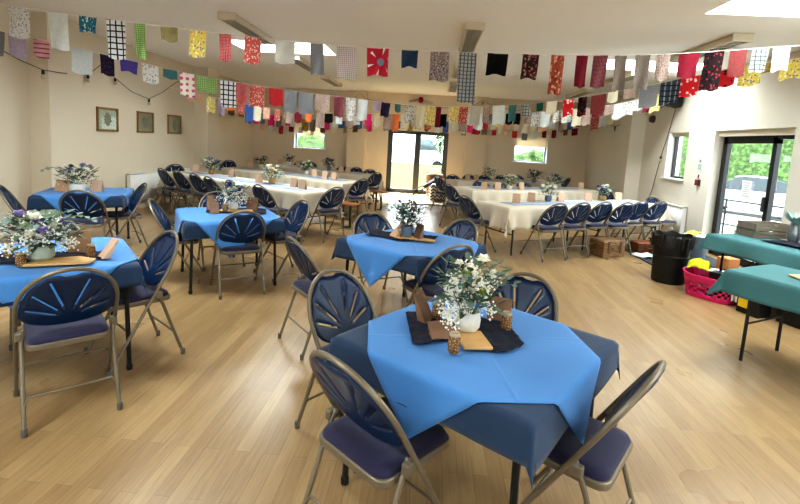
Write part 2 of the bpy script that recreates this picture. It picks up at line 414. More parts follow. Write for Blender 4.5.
def frame_rect(mb, plane, pos, a0, a1, z0, z1, w, d):
    def P(a, z): return (a, pos, z) if plane == 'x' else (pos, a, z)
    up = (0, 1, 0) if plane == 'x' else (1, 0, 0)
    h = w / 2
    mb.bar(P(a0, z0 + h), P(a1, z0 + h), d, w) ; mb.bar(P(a0, z1 - h), P(a1, z1 - h), d, w)
    mb.bar(P(a0 + h, z0), P(a0 + h, z1), d if plane == 'x' else w, w if plane == 'x' else d, up=(1, 0, 0)) if plane == 'x' else mb.box((pos, a0 + h, (z0 + z1) / 2), (d, w, z1 - z0))
    mb.box((a1 - h, pos, (z0 + z1) / 2), (w, d, z1 - z0)) if plane == 'x' else mb.box((pos, a1 - h, (z0 + z1) / 2), (d, w, z1 - z0))
def window(idx, plane, pos, hole, mat, blind=0.0, sash_w=0.035, sill=True, inset=0.16):
    a0, a1, z0, z1 = hole; sg = 1 if pos > 0 else -1
    p = pos + inset * sg
    mb = MB(); frame_rect(mb, plane, p, a0, a1, z0, z1, sash_w, 0.06)
    o = struct(mb.build('window_%d' % idx, mat, smooth=0))
    m2 = MB(); frame_rect(m2, plane, p - 0.02 * sg, a0 + .03, a1 - .03, z0 + .03, z1 - .03, 0.035, 0.05); m2.build('sash', mat, o, smooth=0)
    c = ((a0 + a1) / 2, p, (z0 + z1) / 2); s = (a1 - a0 - .1, .006, z1 - z0 - .1)
    if plane == 'y': c = (c[1], c[0], c[2]); s = (s[1], s[0], s[2])
    MB().box(c, s).build('pane', GLASS, o, smooth=0)
    if sill:
        c = ((a0 + a1) / 2, pos + (inset / 2 - .03) * sg, z0 + .012); s = (a1 - a0 + .06, inset + .05, .024)
        if plane == 'y': c = (c[1], c[0], c[2]); s = (s[1], s[0], s[2])
        MB().box(c, s).build('sill', WHITE, o, smooth=0)
    if sill:
        for aa in (a0 + .004, a1 - .004):
            c = (aa, pos + (inset / 2 - .02) * sg, (z0 + z1) / 2); s = (.008, inset - .05, z1 - z0)
            if plane == 'y': c = (c[1], c[0], c[2]); s = (s[1], s[0], s[2])
            MB().box(c, s).build('lit_reveal', WHITE, o, smooth=0)  # added white strips paint the lit wall reveals lighter
    if blind:
        c = ((a0 + a1) / 2, pos + (inset - .08) * sg, z1 - blind / 2); s = (a1 - a0 - .02, .004, blind)
        if plane == 'y': c = (c[1], c[0], c[2]); s = (s[1], s[0], s[2])
        b = MB().box(c, s).build('blind', BLIND, o, smooth=0)
    return o
BLUEGREY = plain('blue_grey_frame', '#7b8794', .4, .2, var=.03)
window(1, 'x', YB, W1, BLUEGREY, blind=0.38)
window(2, 'x', YB, W2, BLUEGREY, blind=0.40)
window(3, 'y', XR, WR, BLACKF, blind=0.07)
for i, hh in enumerate([(-4.5, -1.5, 0.9, 2.2), (0.5, 3.5, 0.9, 2.2)]):
    window(11 + i, 'x', YF, hh, ALU)
window(13, 'y', XR, (0.2, 2.4, 0.9, 2.1), ALU)

# far double door
def far_door():
    p = YB + 0.10; a0, a1, z0, z1 = DF
    mb = MB(); frame_rect(mb, 'x', p, a0, a1, 0.0, 1.98, 0.06, 0.09)
    o = struct(mb.build('door_1', ALU, smooth=0))
    mid = (a0 + a1) / 2
    for l, h in ((a0 + .06, mid), (mid, a1 - .06)):
        m = MB(); frame_rect(m, 'x', p - .01, l, h, 0.04, 1.95, 0.09, 0.07); lf = m.build('door_leaf', ALU, o, smooth=0)
        MB().box(((l + h) / 2, p, 1.0), (h - l - .16, .008, 1.76)).build('pane', GLASS, lf, smooth=0)
    MB().box((mid - .05, p - .07, 1.02), (.025, .05, .16)).build('door_handle', BLACKF, o, smooth=0)
    MB().box((mid, YB - .02, 2.03), (a1 - a0 + .08, .10, .13)).build('blind_cassette', BLIND, o, smooth=0, bevel=.01)
    MB().box((mid, p, .012), (a1 - a0, .16, .024)).build('threshold', ALU, o, smooth=0)
far_door()
def right_door():
    p = XR + 0.20; a0, a1, z0, z1 = DR
    mb = MB(); frame_rect(mb, 'y', p, a0, a1, 0.0, 2.0, 0.055, 0.09); o = struct(mb.build('door_2', BLACKF, smooth=0))
    split = 7.06
    m = MB(); frame_rect(m, 'y', p - .02, split - .06, a1 - .05, (.04), 1.97, .085, .07); lf = m.build('door_leaf', BLACKF, o, smooth=0)
    MB().box((p, (split + a1) / 2 - .05, 1.0), (.008, a1 - split - .2, 1.74)).build('pane', GLASS, lf, smooth=0)
    MB().box((p - .07, split + .02, 1.0), (.05, .03, .22)).build('door_handle', ALU, lf, smooth=0)
    MB().box((p, (a0 + split) / 2, 1.0), (.008, split - a0 - .16, 1.84)).build('side_pane', GLASS, o, smooth=0)
    MB().box((XR + .12, (a0 + a1) / 2, 2.045), (.12, a1 - a0, .09)).build('blind_cassette', BLIND, o, smooth=0)
    return p
PDOOR = right_door()
# baseboards
def skirting(name, mat, segs):
    mb = MB()
    for a, b in segs: mb.bar((a[0], a[1], .05), (b[0], b[1], .05), .02, .1)
    struct(mb.build(name, mat, smooth=0))
skirting('baseboard_left', WALL, [((XL + .01, YF), (XL + .01, YB))])
skirting('baseboard_back', WALL, [((XL, YB - .01), (DF[0], YB - .01)), ((DF[1], YB - .01), (XR, YB - .01))])
skirting('baseboard_right', WALLR, [((XR - .01, YF), (XR - .01, DR[0])), ((XR - .01, DR[1]), (XR - .01, YB))])

# ------------------------------------------------------------------ outside
GRASS = leafmass_mat('lawn_grass', '#4b5420', '#566029', '#646e34', 3.0)
HEDGE = leafmass_mat('hedge_leaves', '#1b2612', '#43602d', '#85a45c', 5.0)
TARMAC = plain('grey_tarmac', '#b4b4b2', 0.9, var=0.1, scale=20)
def lawn(u, v):
    y = 15.0 + 50 * v; z = -.2 + .6 * min(1, max(0, (y - 16) / 11)) if y <= 27 else max(-.2, .4 - .4 * (y - 27))
    return (-70 + 75 * u, y, z)
struct(MB().grid(lawn, 10, 100).build('ground_back', GRASS))
struct(MB().box((48.5, 40, -0.5), (86, 124, 0.2)).build('ground_right', TARMAC, smooth=0))
struct(MB().box((0, 15.25, -0.12), (14, .55, 0.2)).build('path', plain('paving', '#b5b0a6', .9), smooth=0))
struct(MB().box((-35, 0, -0.5), (58, 60, 0.2)).build('ground_left', TARMAC, smooth=0))
struct(MB().box((0, -20, -0.5), (40, 33, 0.2)).build('ground_front', TARMAC, smooth=0))
def hedge(a, b, h, w, label, base=-0.3, seed=0):
    a, b = Vector(a), Vector(b); L = (b - a).length; d = (b - a).normalized(); s = Vector((-d.y, d.x, 0)); n = int(L * 2.2) + 2
    prof = [(-.5, 0), (-.55, .3), (-.5, .7), (-.3, .97), (0, 1.03), (.3, .97), (.5, .7), (.55, .3), (.5, 0)]
    def fn(u, v):
        q = v * (len(prof) - 1); i = min(int(q), len(prof) - 2); t = q - i
        px = prof[i][0] * (1 - t) + prof[i + 1][0] * t; pz = prof[i][1] * (1 - t) + prof[i + 1][1] * t
        p = a + d * (u * L) + s * (px * w) + Vector((0, 0, pz * h))
        p = p.lerp(Vector((a.x + d.x * u * L, a.y + d.y * u * L, pz * h * .5)), max(0.0, 1 - min(u, 1 - u) * L / .8))
        nn = noise.noise_vector(p * 0.9 + Vector((seed, 0, 0))) * .45 + noise.noise_vector(p * 3.0) * .16
        return p + nn * (0.25 + pz) + Vector((0, 0, base))
    return tag(MB().grid(fn, n, 24).build('hedge', HEDGE), label, 'hedge')
hedge((-12, 20.5, 0), (-2.6, 20.5, 0), 1.75, 1.6, 'clipped green hedge outside the left back window', seed=1)
hedge((2.2, 21, 0), (8.4, 21, 0), 1.62, 1.6, 'clipped green hedge outside the right back window', seed=5)
hedge((15, 35, 0), (35, 15, 0), 6.4, 3.0, 'tall leafy hedge beyond the car park outside the right door', base=-.5, seed=9)
hedge((6.6, 17.2, 0), (9.3, 18.6, 0), 3.9, 1.4, 'bushy green hedge outside the small right window', base=-.4, seed=13)

def car():
    p = Vector((12.4, 18.4, -0.4)); rz = R(-42)
    t = thing('car', 'silver parked car beyond the railing outside the right door', 'car', p, rz)
    BODY = plain('silver_car_paint', '#c9ced4', .25, .3, var=.02, coat=.6); DG = plain('dark_car_glass', '#27313a', .1, var=.05)
    lower = [(-2.1, .28), (-2.15, .62), (-1.95, .86), (-1.1, .94), (1.2, .96), (1.95, .84), (2.15, .6), (2.1, .28)]
    cabin = [(-1.35, .93), (-.7, 1.40), (.35, 1.46), (1.0, 1.3), (1.5, .95)]
    def ext(poly, w0, w1):
        n = len(poly); zs = [q[1] for q in poly]; lo, hi = min(zs), max(zs); mb = MB(); vs = []
        for sg in (-1, 1):
            for x, z in poly:
                w = w0 + (w1 - w0) * ((z - lo) / (hi - lo)); vs.append((x, sg * w, z))
        return mb.add(vs, [tuple(range(n)), tuple(range(2 * n - 1, n - 1, -1))] + [(i, n + i, n + (i + 1) % n, (i + 1) % n) for i in range(n)])
    ext(lower, .86, .82).build('body', BODY, t, bevel=.05)
    ext(cabin, .78, .6).build('cabin', DG, t, bevel=.03)
    r = MB(); r.grid(lambda u, v: (-.72 + 1.1 * u, -.58 + 1.16 * v, 1.42 + .05 * math.sin(PI * u) + .02 * math.sin(PI * v)), 6, 4); r.build('roof', BODY, t, solid=.03)
    for x in (-1.3, 1.32):
        for y in (-.84, .84):
            w = MB(); w.tube([(x, y - .1, .32), (x, y + .1, .32)], .32, 16); wh = w.build('wheel', BLACKP, t)
            MB().tube([(x, y - .11, .32), (x, y + .11, .32)], .18, 12).build('hubcap', TIN, wh)
    for sg in (-1, 1): MB().box((2.12, sg * .6, .66), (.06, .34, .14)).build('headlight', WHITE, t, bevel=.02)
    for sg in (-1, 1): MB().box((-2.12, sg * .62, .7), (.06, .3, .16)).build('tail_light', REDP, t, bevel=.02)
car()
def railing():
    t = thing('railing', 'black metal railing outside the right door', 'railing', (7.4, 10.2, -.4))
    a, b = Vector((-.6, 3.0, 0)), Vector((1.9, -3.4, 0))
    for z in (.45, .75, 1.05): MB().tube([a + Vector((0, 0, z)), b + Vector((0, 0, z))], .02, 6).build('rail', BLACKF, t)
    for i in range(6):
        q = a.lerp(b, i / 5); MB().tube([q, q + Vector((0, 0, 1.08))], .025, 6).build('post', BLACKF, t)
railing()
def tub(loc, col, nm, lab):
    t = thing('planter_tub', lab, 'planter', loc)
    MB().lathe([(.16, 0), (.22, .4), (.24, .42), (.2, .42), (.15, .3)], 14).build('pot', plain(nm, col, .5), t)
    mb = MB(); rr = random.Random(len(lab))
    for i in range(40):
        a = rr.random() * 2 * PI; e = .5 + rr.random(); mb.leaf((.08 * math.cos(a), .08 * math.sin(a), .32), (math.cos(a) * .6, math.sin(a) * .6, e), .25 + .2 * rr.random(), .09)
    mb.build('foliage', LEAF, t)
tub((6.6, 9.9, -.4), '#3550a5', 'blue_glazed_pot', 'blue planter tub outside the right door')
tub((7.3, 9.3, -.4), '#b6363a', 'red_glazed_pot', 'red planter tub outside the right door')
tub((8.0, 8.9, -.4), '#d8b324', 'yellow_glazed_pot', 'yellow planter tub outside the right door')

def van():
    t = thing('van', 'white van parked on the road beyond the lawn outside the far doors', 'van', (-1.25, 31, -.12), 0)
    V = plain('white_van_paint', '#eef0f2', .3, var=.02, coat=.4); DG = plain('dark_van_glass', '#46555c', .08, var=.3, scale=3)
    prof = [(-2.6, .3), (-2.6, 2.2), (1.1, 2.25), (1.75, 1.45), (2.45, 1.15), (2.55, .3)]
    n = len(prof); vs = [(x, y, z) for y in (-.95, .95) for x, z in prof]
    MB().add(vs, [tuple(range(n)), tuple(range(2 * n - 1, n - 1, -1))] + [(i, n + i, n + (i + 1) % n, (i + 1) % n) for i in range(n)]).build('body', V, t, bevel=.08)
    for sg in (-1, 1): MB().add([(.35, sg * .965, 1.3), (1.65, sg * .965, 1.3), (1.1, sg * .965, 2.0), (.35, sg * .965, 2.0)], [(0, 1, 2, 3)]).build('side_window', DG, t, solid=.02)
    MB().add([(1.16, -.8, 2.2), (1.16, .8, 2.2), (1.78, .85, 1.48), (1.78, -.85, 1.48)], [(0, 1, 2, 3)]).build('windscreen', DG, t, solid=.03)
    MB().box((0, 0, .32), (5.2, 1.94, .16)).build('bumper_strip', BLACKP, t, bevel=.03)
    for x in (-1.7, 1.6):
        for y in (-.88, .88): MB().tube([(x, y - .1, .33), (x, y + .1, .33)], .34, 16).build('wheel', BLACKP, t)
van()
def reflection_tree(loc, lab):
    t = thing('tree', lab, 'tree', loc)
    MB().tube([(0, 0, 0), (.05, 0, .9), (0, .05, 1.7)], [.14, .11, .07], 8).build('trunk', plain('tree_bark', '#7f8783', .9, var=.3, scale=12), t)
    mb = MB(); rr = random.Random(3)
    for i in range(420):
        v = Vector((rr.gauss(0, 1), rr.gauss(0, 1), rr.gauss(0, 1))).normalized() * (rr.random() ** .4)
        c = Vector((v.x * .75, v.y * .75, 2.0 + v.z * 1.1)); mb.leaf(c, v + Vector((0, 0, -.3)), .26, .16)
    mb.build('crown', HEDGE, t)
reflection_tree((.75, 23.2, .18), 'slender young tree with grey trunk, stand-in for leaves reflected in the van windscreen')  # added in place of the green reflection on the van windscreen
struct(MB().box((-3, 34, -.17), (40, 10, .1)).build('road', TARMAC, smooth=0))

# ------------------------------------------------------------------ light
w = bpy.data.worlds.new('world'); scn.world = w; w.use_nodes = True
bg = w.node_tree.nodes['Background']; bg.inputs['Color'].default_value = (0.88, 0.95, 1.0, 1); bg.inputs['Strength'].default_value = 6.5
def area(name, loc, rot, sx, sy, power, col=(1, 1, 1), portal=False):
    L = bpy.data.lights.new(name, 'AREA'); L.shape = 'RECTANGLE'; L.size = sx; L.size_y = sy; L.energy = power; L.color = col
    if portal: L.cycles.is_portal = True
    o = bpy.data.objects.new(name, L); COL.objects.link(o); o.location = loc; o.rotation_euler = rot
    return o
for i, s in enumerate(SKY):
    area('skylight_portal', ((s[0] + s[1]) / 2, (s[2] + s[3]) / 2, H + .33), (0, 0, 0), s[1] - s[0], s[3] - s[2], 1, portal=True)
area('door_portal', ((DF[0] + DF[1]) / 2, YB + .2, 1.0), (R(-90), 0, 0), 1.9, 2.0, 1, portal=True)
area('door_portal', (XR + .3, (DR[0] + DR[1]) / 2, 1.0), (0, R(90), 0), 2.0, 1.75, 1, portal=True)
for x0, x1 in ((-4.5, -1.5), (.5, 3.5)): area('window_portal', ((x0 + x1) / 2, YF - .3, 1.55), (R(90), 0, 0), 3, 1.3, 1, portal=True)
area('window_portal', (XR + .3, 1.3, 1.5), (0, R(90), 0), 1.2, 2.2, 1, portal=True)
DAY = (.95, .98, 1.0)
far_fill = area('far_door_fill', (-.45, 17.0, 3.9), (0, 0, 0), 5.0, 1.2, 2600, DAY)   # added lamp out of view, brightens the far end through the doors
far_fill.rotation_euler = (Vector((-.45, 13.6, .6)) - Vector((-.45, 17.0, 3.9))).to_track_quat('-Z', 'Y').to_euler(); far_fill.data.spread = R(80)
for i, s in enumerate(SKY):                                   # lamps boosting the sky's daylight at the roof lights, added ones too
    area('skylight_daylight', ((s[0] + s[1]) / 2, (s[2] + s[3]) / 2, H + .30), (0, 0, 0), s[1] - s[0], s[3] - s[2], 105 if s[0] > 0 else 95, DAY)
for x0, x1 in ((-4.5, -1.5), (.5, 3.5)):                      # added fill lamps at the unseen windows behind the camera
    area('window_fill', ((x0 + x1) / 2, YF - .05, 1.55), (R(90), 0, 0), 2.8, 1.2, 6, DAY)
area('window_fill', (XR + .05, 1.3, 1.5), (0, R(90), 0), 1.1, 2.0, 20, DAY)  # added fill lamp at the unseen side window

# ------------------------------------------------------------------ folding chair
def make_chair(label):
    t = thing('folding_chair', label, 'chair')
    TY, TZ, FY = -.28, .865, .23          # top of back / front foot in y
    def on(s):                             # point on the slanted frame line at height z
        return FY + (TY - FY) * (s / TZ)
    W = .228; zs = .60                     # arch springs here
    pts = []
    for i in range(25):
        a = PI * i / 24; x = W * math.cos(a); z = zs + (TZ - .011 - zs) * (math.sin(a) ** .85)
        pts.append((x, on(z), z))
    pts = [(W, on(.44), .44), (W, on(.52), .52)] + pts + [(-W, on(.52), .52), (-W, on(.44), .44)]
    MB().tube(pts, .0115, 8).build('back_frame', CH_FRAME, t)
    for sg in (-1, 1):
        lg = MB().tube([(sg * W, on(.45), .45), (sg * W, on(.02), .02)], .011, 8).build('leg', CH_FRAME, t)
        MB().lathe([(.014, 0), (.015, .035), (.012, .04)], 8, (sg * W, on(.0) - .004, 0)).build('rubber_foot', RUBBER, lg)
        lg = MB().tube([(sg * .204, -.075, .50), (sg * .206, -.12, .40), (sg * .212, -.25, .02)], .011, 8).build('leg', CH_FRAME, t)
        MB().lathe([(.014, 0), (.015, .035), (.012, .04)], 8, (sg * .212, -.253, 0)).build('rubber_foot', RUBBER, lg)
        MB().box((sg * .217, -.085, .475), (.03, .05, .045)).build('hinge_bracket', CH_FRAME, t, smooth=0, bevel=.006)
    def brace(x, y0, z0, y1, z1):
        p = [(-x, y0, z0), (-x * .97, y0 + (y1 - y0) * .6, z0 + (z1 - z0) * .6), (-x * .88, y1, z1), (0, y1, z1), (x * .88, y1, z1), (x * .97, y0 + (y1 - y0) * .6, z0 + (z1 - z0) * .6), (x, y0, z0)]
        return MB().tube(p, .007, 6)
    brace(.212, -.224, .11, -.197, .18).build('stretcher', CH_FRAME, t)
    brace(.226, on(.17), .17, on(.24), .24).build('stretcher', CH_FRAME, t)
    # seat: pad on a steel rim
    def rr_poly(hx, y0, y1, r, n=5):
        out = []
        for cx, cy, a0 in ((hx - r, y1 - r, 0), (-hx + r, y1 - r, 90), (-hx + r, y0 + r, 180), (hx - r, y0 + r, 270)):
            for i in range(n + 1):
                a = R(a0 + 90 * i / n); out.append((cx + r * math.cos(a), cy + r * math.sin(a)))
        return out
    MB().prism(rr_poly(.192, -.19, .215, .05), .415, .447).build('seat_rim', CH_FRAME, t, bevel=.006)
    poly = rr_poly(.184, -.182, .207, .05)
    mb = MB(); n = len(poly); vs = []; fs = []
    rings = [(1.0, .44), (1.0, .455), (.965, .469), (.80, .478), (.4, .481), (.02, .482)]
    for k, z in rings: vs += [(x * k, .0125 + (y - .0125) * k, z) for x, y in poly]
    for i in range(len(rings) - 1):
        for j in range(n): fs.append((i * n + j, i * n + (j + 1) % n, (i + 1) * n + (j + 1) % n, (i + 1) * n + j))
    fs.append(tuple((len(rings) - 1) * n + j for j in range(n)))
    mb.add(vs, fs).build('seat', CH_SEAT, t, smooth=1.2)
    # fan-shaped plastic back with six tapering slots
    fz = .552; half = R(2.3)
    angs = [R(a) for a in (22, 46, 70, 110, 134, 158)]
    cols = []
    seg = [R(-90 + 360 * i / 72) for i in range(72)]
    HW = .0062
    for a in angs: cols += [(a + k * half, a, k) for k in (-1, 0, 1)]
    cols += [(s, s, None) for s in seg if all(abs(s - a) > R(6.8) for a in angs)]
    cols = sorted(cols, key=lambda c: c[0])
    def outline(a):
        ca, sa = math.cos(a), math.sin(a)
        lo, hi = .0, .5
        for _ in range(24):
            m = (lo + hi) / 2; x, z = m * ca, fz + m * sa
            ax = .214
            if z >= zs: zt = (TZ - .022 - zs); inside = (abs(x) / ax) ** 2 + ((z - zs) / zt) ** 2.2 < 1
            else: inside = (abs(x) / ax) ** 2.4 + ((zs - z) / .095) ** 2 < 1
            if inside and z > zs and abs(x) < .062: inside = z < TZ - .022 - .024 * (1 - (abs(x) / .062) ** 4)
            lo, hi = (m, hi) if inside else (lo, m)
        return lo
    fr = [.02, .15, .27, .42, .58, .74, .88, 1.0]
    vs = []; nc = len(cols)
    for a_, a0, kk in cols:
        ro = outline(a_)
        for q in fr:
            a = a_ if kk is None else a0 + kk * min(R(5.6), HW / (ro * q))
            x, z = ro * q * math.cos(a), fz + ro * q * math.sin(a)
            bow = .022 * (1 - (x / .22) ** 2)            # dished back
            vs.append((x, on(z) - bow * .7 - .003, z))
    fs = []; m = len(fr)
    for i in range(nc):
        k = (i + 1) % nc; a = cols[i][0]; b = cols[k][0] if k else cols[0][0] + 2 * PI; mid = (a + b) / 2
        slot = any(abs(mid - s) < half for s in angs)
        for j in range(m - 1):
            if slot and 2 <= j <= 5: continue
            fs.append((i * m + j, i * m + j + 1, k * m + j + 1, k * m + j))
    fs.append(tuple(i * m for i in range(nc)))
    MB().add(vs, fs).build('backrest', CH_PLAST, t, solid=.007, smooth=1.0)
    return t

proto = [None]
def chair_top(u, v, face_deg, label, group=None, z=.86, dist=.28, xy=None):
    """chair whose top rail stands at the surveyed point; face_deg = direction the sitter looks, degrees from +X"""
    p = at(u, v, z) if xy is None else Vector((xy[0], xy[1], z))
    f = Vector((math.cos(R(face_deg)), math.sin(R(face_deg)), 0))
    loc = Vector((p.x, p.y, 0)) + f * dist
    rz = R(face_deg - 90)
    if proto[0] is None:
        proto[0] = make_chair(label); proto[0].location = loc; proto[0].rotation_euler = (0, 0, rz)
        if group: proto[0]['group'] = group
        return proto[0]
    return clone(proto[0], loc, rz, label, group)

# chairs round the blue tables (angle of the sitter's view)
G = 'chairs round the blue square tables'
FR_ = 'blue fan-back chair '
chair_top(330, 357, 50, FR_ + 'seen from behind, at near left of the front blue table', G)
chair_top(664, 364, 144, FR_ + 'half tucked under right corner of the front blue table', G, xy=(.87, 1.64))
chair_top(329, 269, -36, FR_ + 'on the left side of the front blue table facing the flowers', G)
chair_top(532, 275, 234, FR_ + 'behind the front blue table, fan back facing the camera', G, xy=(.64, 2.78))
chair_top(461, 245, 128, FR_ + 'back to camera at near right of the centre blue table', G)
chair_top(364, 214, -56, FR_ + 'behind the centre blue table at left', G, xy=(-.62, 4.80))
chair_top(462, 222.6, 224, FR_ + 'behind the centre blue table at right', G, xy=(.40, 4.72))
chair_top(290, 237.5, 40, FR_ + 'standing alone in the aisle left of the centre blue table', G)
chair_top(245, 211, 124, FR_ + 'nearest the camera at the middle left blue table', G)
chair_top(149, 199, 22, FR_ + 'side-on at left end of the middle left blue table', G)
chair_top(305.5, 200, 226, FR_ + 'side-on at right end of the middle left blue table', G)
chair_top(207, 191, -54, FR_ + 'behind the middle left blue table, tucked under it', G, xy=(-2.66, 5.62))
chair_top(78, 190, 110, FR_ + 'nearest the camera at the back left blue table', G)
chair_top(146, 183, 226, FR_ + 'side-on at right end of the back left blue table', G)
chair_top(-2, 185, 35, FR_ + 'cut by the left picture edge at the back left blue table', G)
chair_top(71, 268.5, 135, FR_ + 'large at lower left, back to camera at left front table', G)
chair_top(173.6, 231, 233, FR_ + 'at right end of the left front blue table seen side-on', G)
chair_top(40, 217, -50, FR_ + 'behind the flowers of the left front blue table', G, xy=(-3.0, 3.45))
chair_top(0, 300, 42, FR_ + 'cut off at left end of the left front blue table', G, xy=(-3.1, 2.30))
# long white tables, left bank
GL = 'chairs along the left long tables'
for (u, v), w_ in zip([(160, 168), (175.6, 170), (192.5, 173), (207, 176.5), (229, 180), (257.5, 184.5)],
                      ['first from the left wall', 'second from the left wall', 'third from the left wall', 'fourth from the left wall', 'fifth from the left wall', 'sixth and largest of the row']):
    chair_top(u, v, 58, FR_ + 'before left front long table, ' + w_, GL)
chair_top(176, 164, 278, FR_ + 'by the left wall on far side of left front long table', GL)
chair_top(229.5, 160, 275, FR_ + 'at left wall end of the second left long table', GL)
for (u, v), w_ in zip([(337.5, 187), (363.7, 178.7), (378, 172.5)], ['front left long table', 'second left long table beside a bench', 'rear left long table']):
    chair_top(u, v, 140, FR_ + 'at aisle end of ' + w_, GL)
for (u, v), w_ in zip([(301, 160.8), (312, 162), (343.7, 165.6), (357, 167), (370.6, 169)],
                      ['first under the left back window', 'second under the left back window', 'third, just left of the pilaster', 'in front of the pilaster', 'last before the far doors']):
    chair_top(u, v, 258, FR_ + 'behind rear left long table, ' + w_, GL)
# right bank
GR = 'chairs along the right long tables'
for (u, v), w_ in zip([(561, 203.4), (585, 202.6), (607, 202), (629, 202.6), (644, 201), (663, 201.4)],
                      ['leftmost of the row of six', 'second of the row of six', 'third, behind the wicker hamper', 'fourth, right of the wicker hamper', 'fifth of the row of six', 'rightmost beside the radiator']):
    chair_top(u, v, 117, FR_ + 'at front right long table, ' + w_, GR)
chair_top(651, 196.4, 290, FR_ + 'at wall end of front right long table, behind the row', GR)
chair_top(603, 185.6, 304, FR_ + 'behind the straw flower pot on front right long table', GR)
for (u, v), w_ in zip([(464, 195.4), (448, 183.8), (437, 176)], ['front right long table', 'middle right long table', 'rear right long table']):
    chair_top(u, v, 34, FR_ + 'at aisle end of ' + w_, GR)
for (u, v), w_ in zip([(480, 180), (500, 182), (523, 181.5)], ['leftmost', 'in the middle', 'rightmost']):
    chair_top(u, v, 288, FR_ + 'behind middle right long table, %s of three' % w_, GR)
for (u, v), w_ in zip([(452.5, 174.4), (468.8, 174.4), (484, 175), (501, 175), (517, 175)],
                      ['first from the far doors', 'second from the far doors', 'third, behind leafy flowers', 'fourth from the far doors', 'fifth, under the right back window']):
    chair_top(u, v, 282, FR_ + 'behind rear right long table, ' + w_, GR)
chair_top(569.4, 177.6, 140, FR_ + 'alone near the back right corner with its fan back to camera', GR)

# ------------------------------------------------------------------ tables and cloths
def square_table(c, ang, label):
    t = thing('folding_table', label, 'table', (c[0], c[1], 0), R(ang), None)
    hx = .465
    MB().box((0, 0, .707), (2 * hx, 2 * hx, .026)).build('tabletop', TOPW, t, smooth=0, bevel=.006)
    ap = MB()
    for a, b in (((-1, -1), (1, -1)), ((1, -1), (1, 1)), ((1, 1), (-1, 1)), ((-1, 1), (-1, -1))):
        ap.bar((a[0] * .40, a[1] * .40, .67), (b[0] * .40, b[1] * .40, .67), .02, .045)
    ap.build('apron', BLACKM, t, smooth=0)
    for sx in (-1, 1):
        for sy in (-1, 1):
            lg = MB().tube([(sx * .40, sy * .40, .695), (sx * .415, sy * .415, .02)], .0145, 10).build('leg', BLACKM, t)
            MB().lathe([(.018, 0), (.019, .03), (.0155, .036)], 10, (sx * .415, sy * .415, 0)).build('rubber_foot', BLACKP, lg)
    return t
def drape(name, mat, c, rz, hx, hy, ztop, cloth_rot, ax, ay, label, cat, n=44, flare=.10, rip=.12, phase=0.0, group=None, maxdrop=9, off=(0, 0), freq=9.0):
    cr, sr = math.cos(R(cloth_rot)), math.sin(R(cloth_rot)); nx = n; ny = max(8, int(n * ay / ax)) if ay < ax else n
    def fn(u, v):
        s, q = (2 * u - 1) * ax, (2 * v - 1) * ay
        x, y = s * cr - q * sr + off[0], s * sr + q * cr + off[1]
        dx, dy = max(abs(x) - hx, 0), max(abs(y) - hy, 0); r = math.hypot(dx, dy)
        wob = .0015 * noise.noise(Vector((x * 6 + phase, y * 6, ztop)))
        if r < 1e-6: return (x, y, ztop + wob)
        bx, by = max(-hx, min(hx, x)), max(-hy, min(hy, y))
        ux, uy = math.copysign(dx, x) / r, math.copysign(dy, y) / r
        tcoord = bx * abs(uy) + by * abs(ux) + math.atan2(uy, ux) * .5
        k = 1 + rip * 4 * math.sin(tcoord * freq + phase) * (1.0 if r > .03 else r / .03) * min(1, r * 5)
        o = .006 * min(1, r / .01) + flare * r * k
        corner = 2 * min(dx, dy) / max(r, 1e-6) if r > 0 else 0
        o *= 1 + .5 * min(1, corner)
        z = -min(r, maxdrop) * math.sqrt(max(.2, 1 - (flare * .8) ** 2)) * (1.0)
        z *= min(1.0, .55 + r / .03 * .45)
        return (bx + ux * o, by + uy * o, ztop + z)
    o = MB().grid(fn, nx, ny).build(name, mat, None, (c[0], c[1], 0), rz, smooth=1.4, solid=.002)
    return tag(o, label, cat, group)

def blue_setting(c, ang, where, dark=(.62, 2), light=(.50, 45), ph=0.0, off=(0, 0)):
    square_table(c, ang, 'square folding table with black legs, ' + where)
    drape('tablecloth', NAVYC, c, R(ang), .472, .472, .7225, dark[1], dark[0], dark[0], 'dark navy under-cloth on the ' + where, 'tablecloth', phase=ph)
    drape('table_topper', BLUEC, c, R(ang), .479, .479, .7275, light[1], light[0], light[0], 'bright blue diagonal top cloth on the ' + where, 'tablecloth', phase=ph + 2, off=off)
T1, T2, T3, T4, T5 = (.27, 2.08), (-.13, 4.12), (-2.17, 4.86), (-4.47, 5.74), (-2.50, 2.84)
blue_setting(T1, 54, 'front blue table in the foreground', light=(.50, 43), ph=0.3, off=(-.04, -.02), dark=(.61, 1))
blue_setting(T2, 52, 'centre blue table behind the foreground one', light=(.585, 45), ph=1.3, dark=(.62, 3))
blue_setting(T3, 34, 'middle left blue table before the long white tables', light=(.60, 40), ph=2.1)
blue_setting(T4, 26, 'back left blue table by the left wall', light=(.59, 44), ph=3.1)
blue_setting(T5, 42, 'left front blue table cut by the picture edge', light=(.585, 45), ph=4.4)

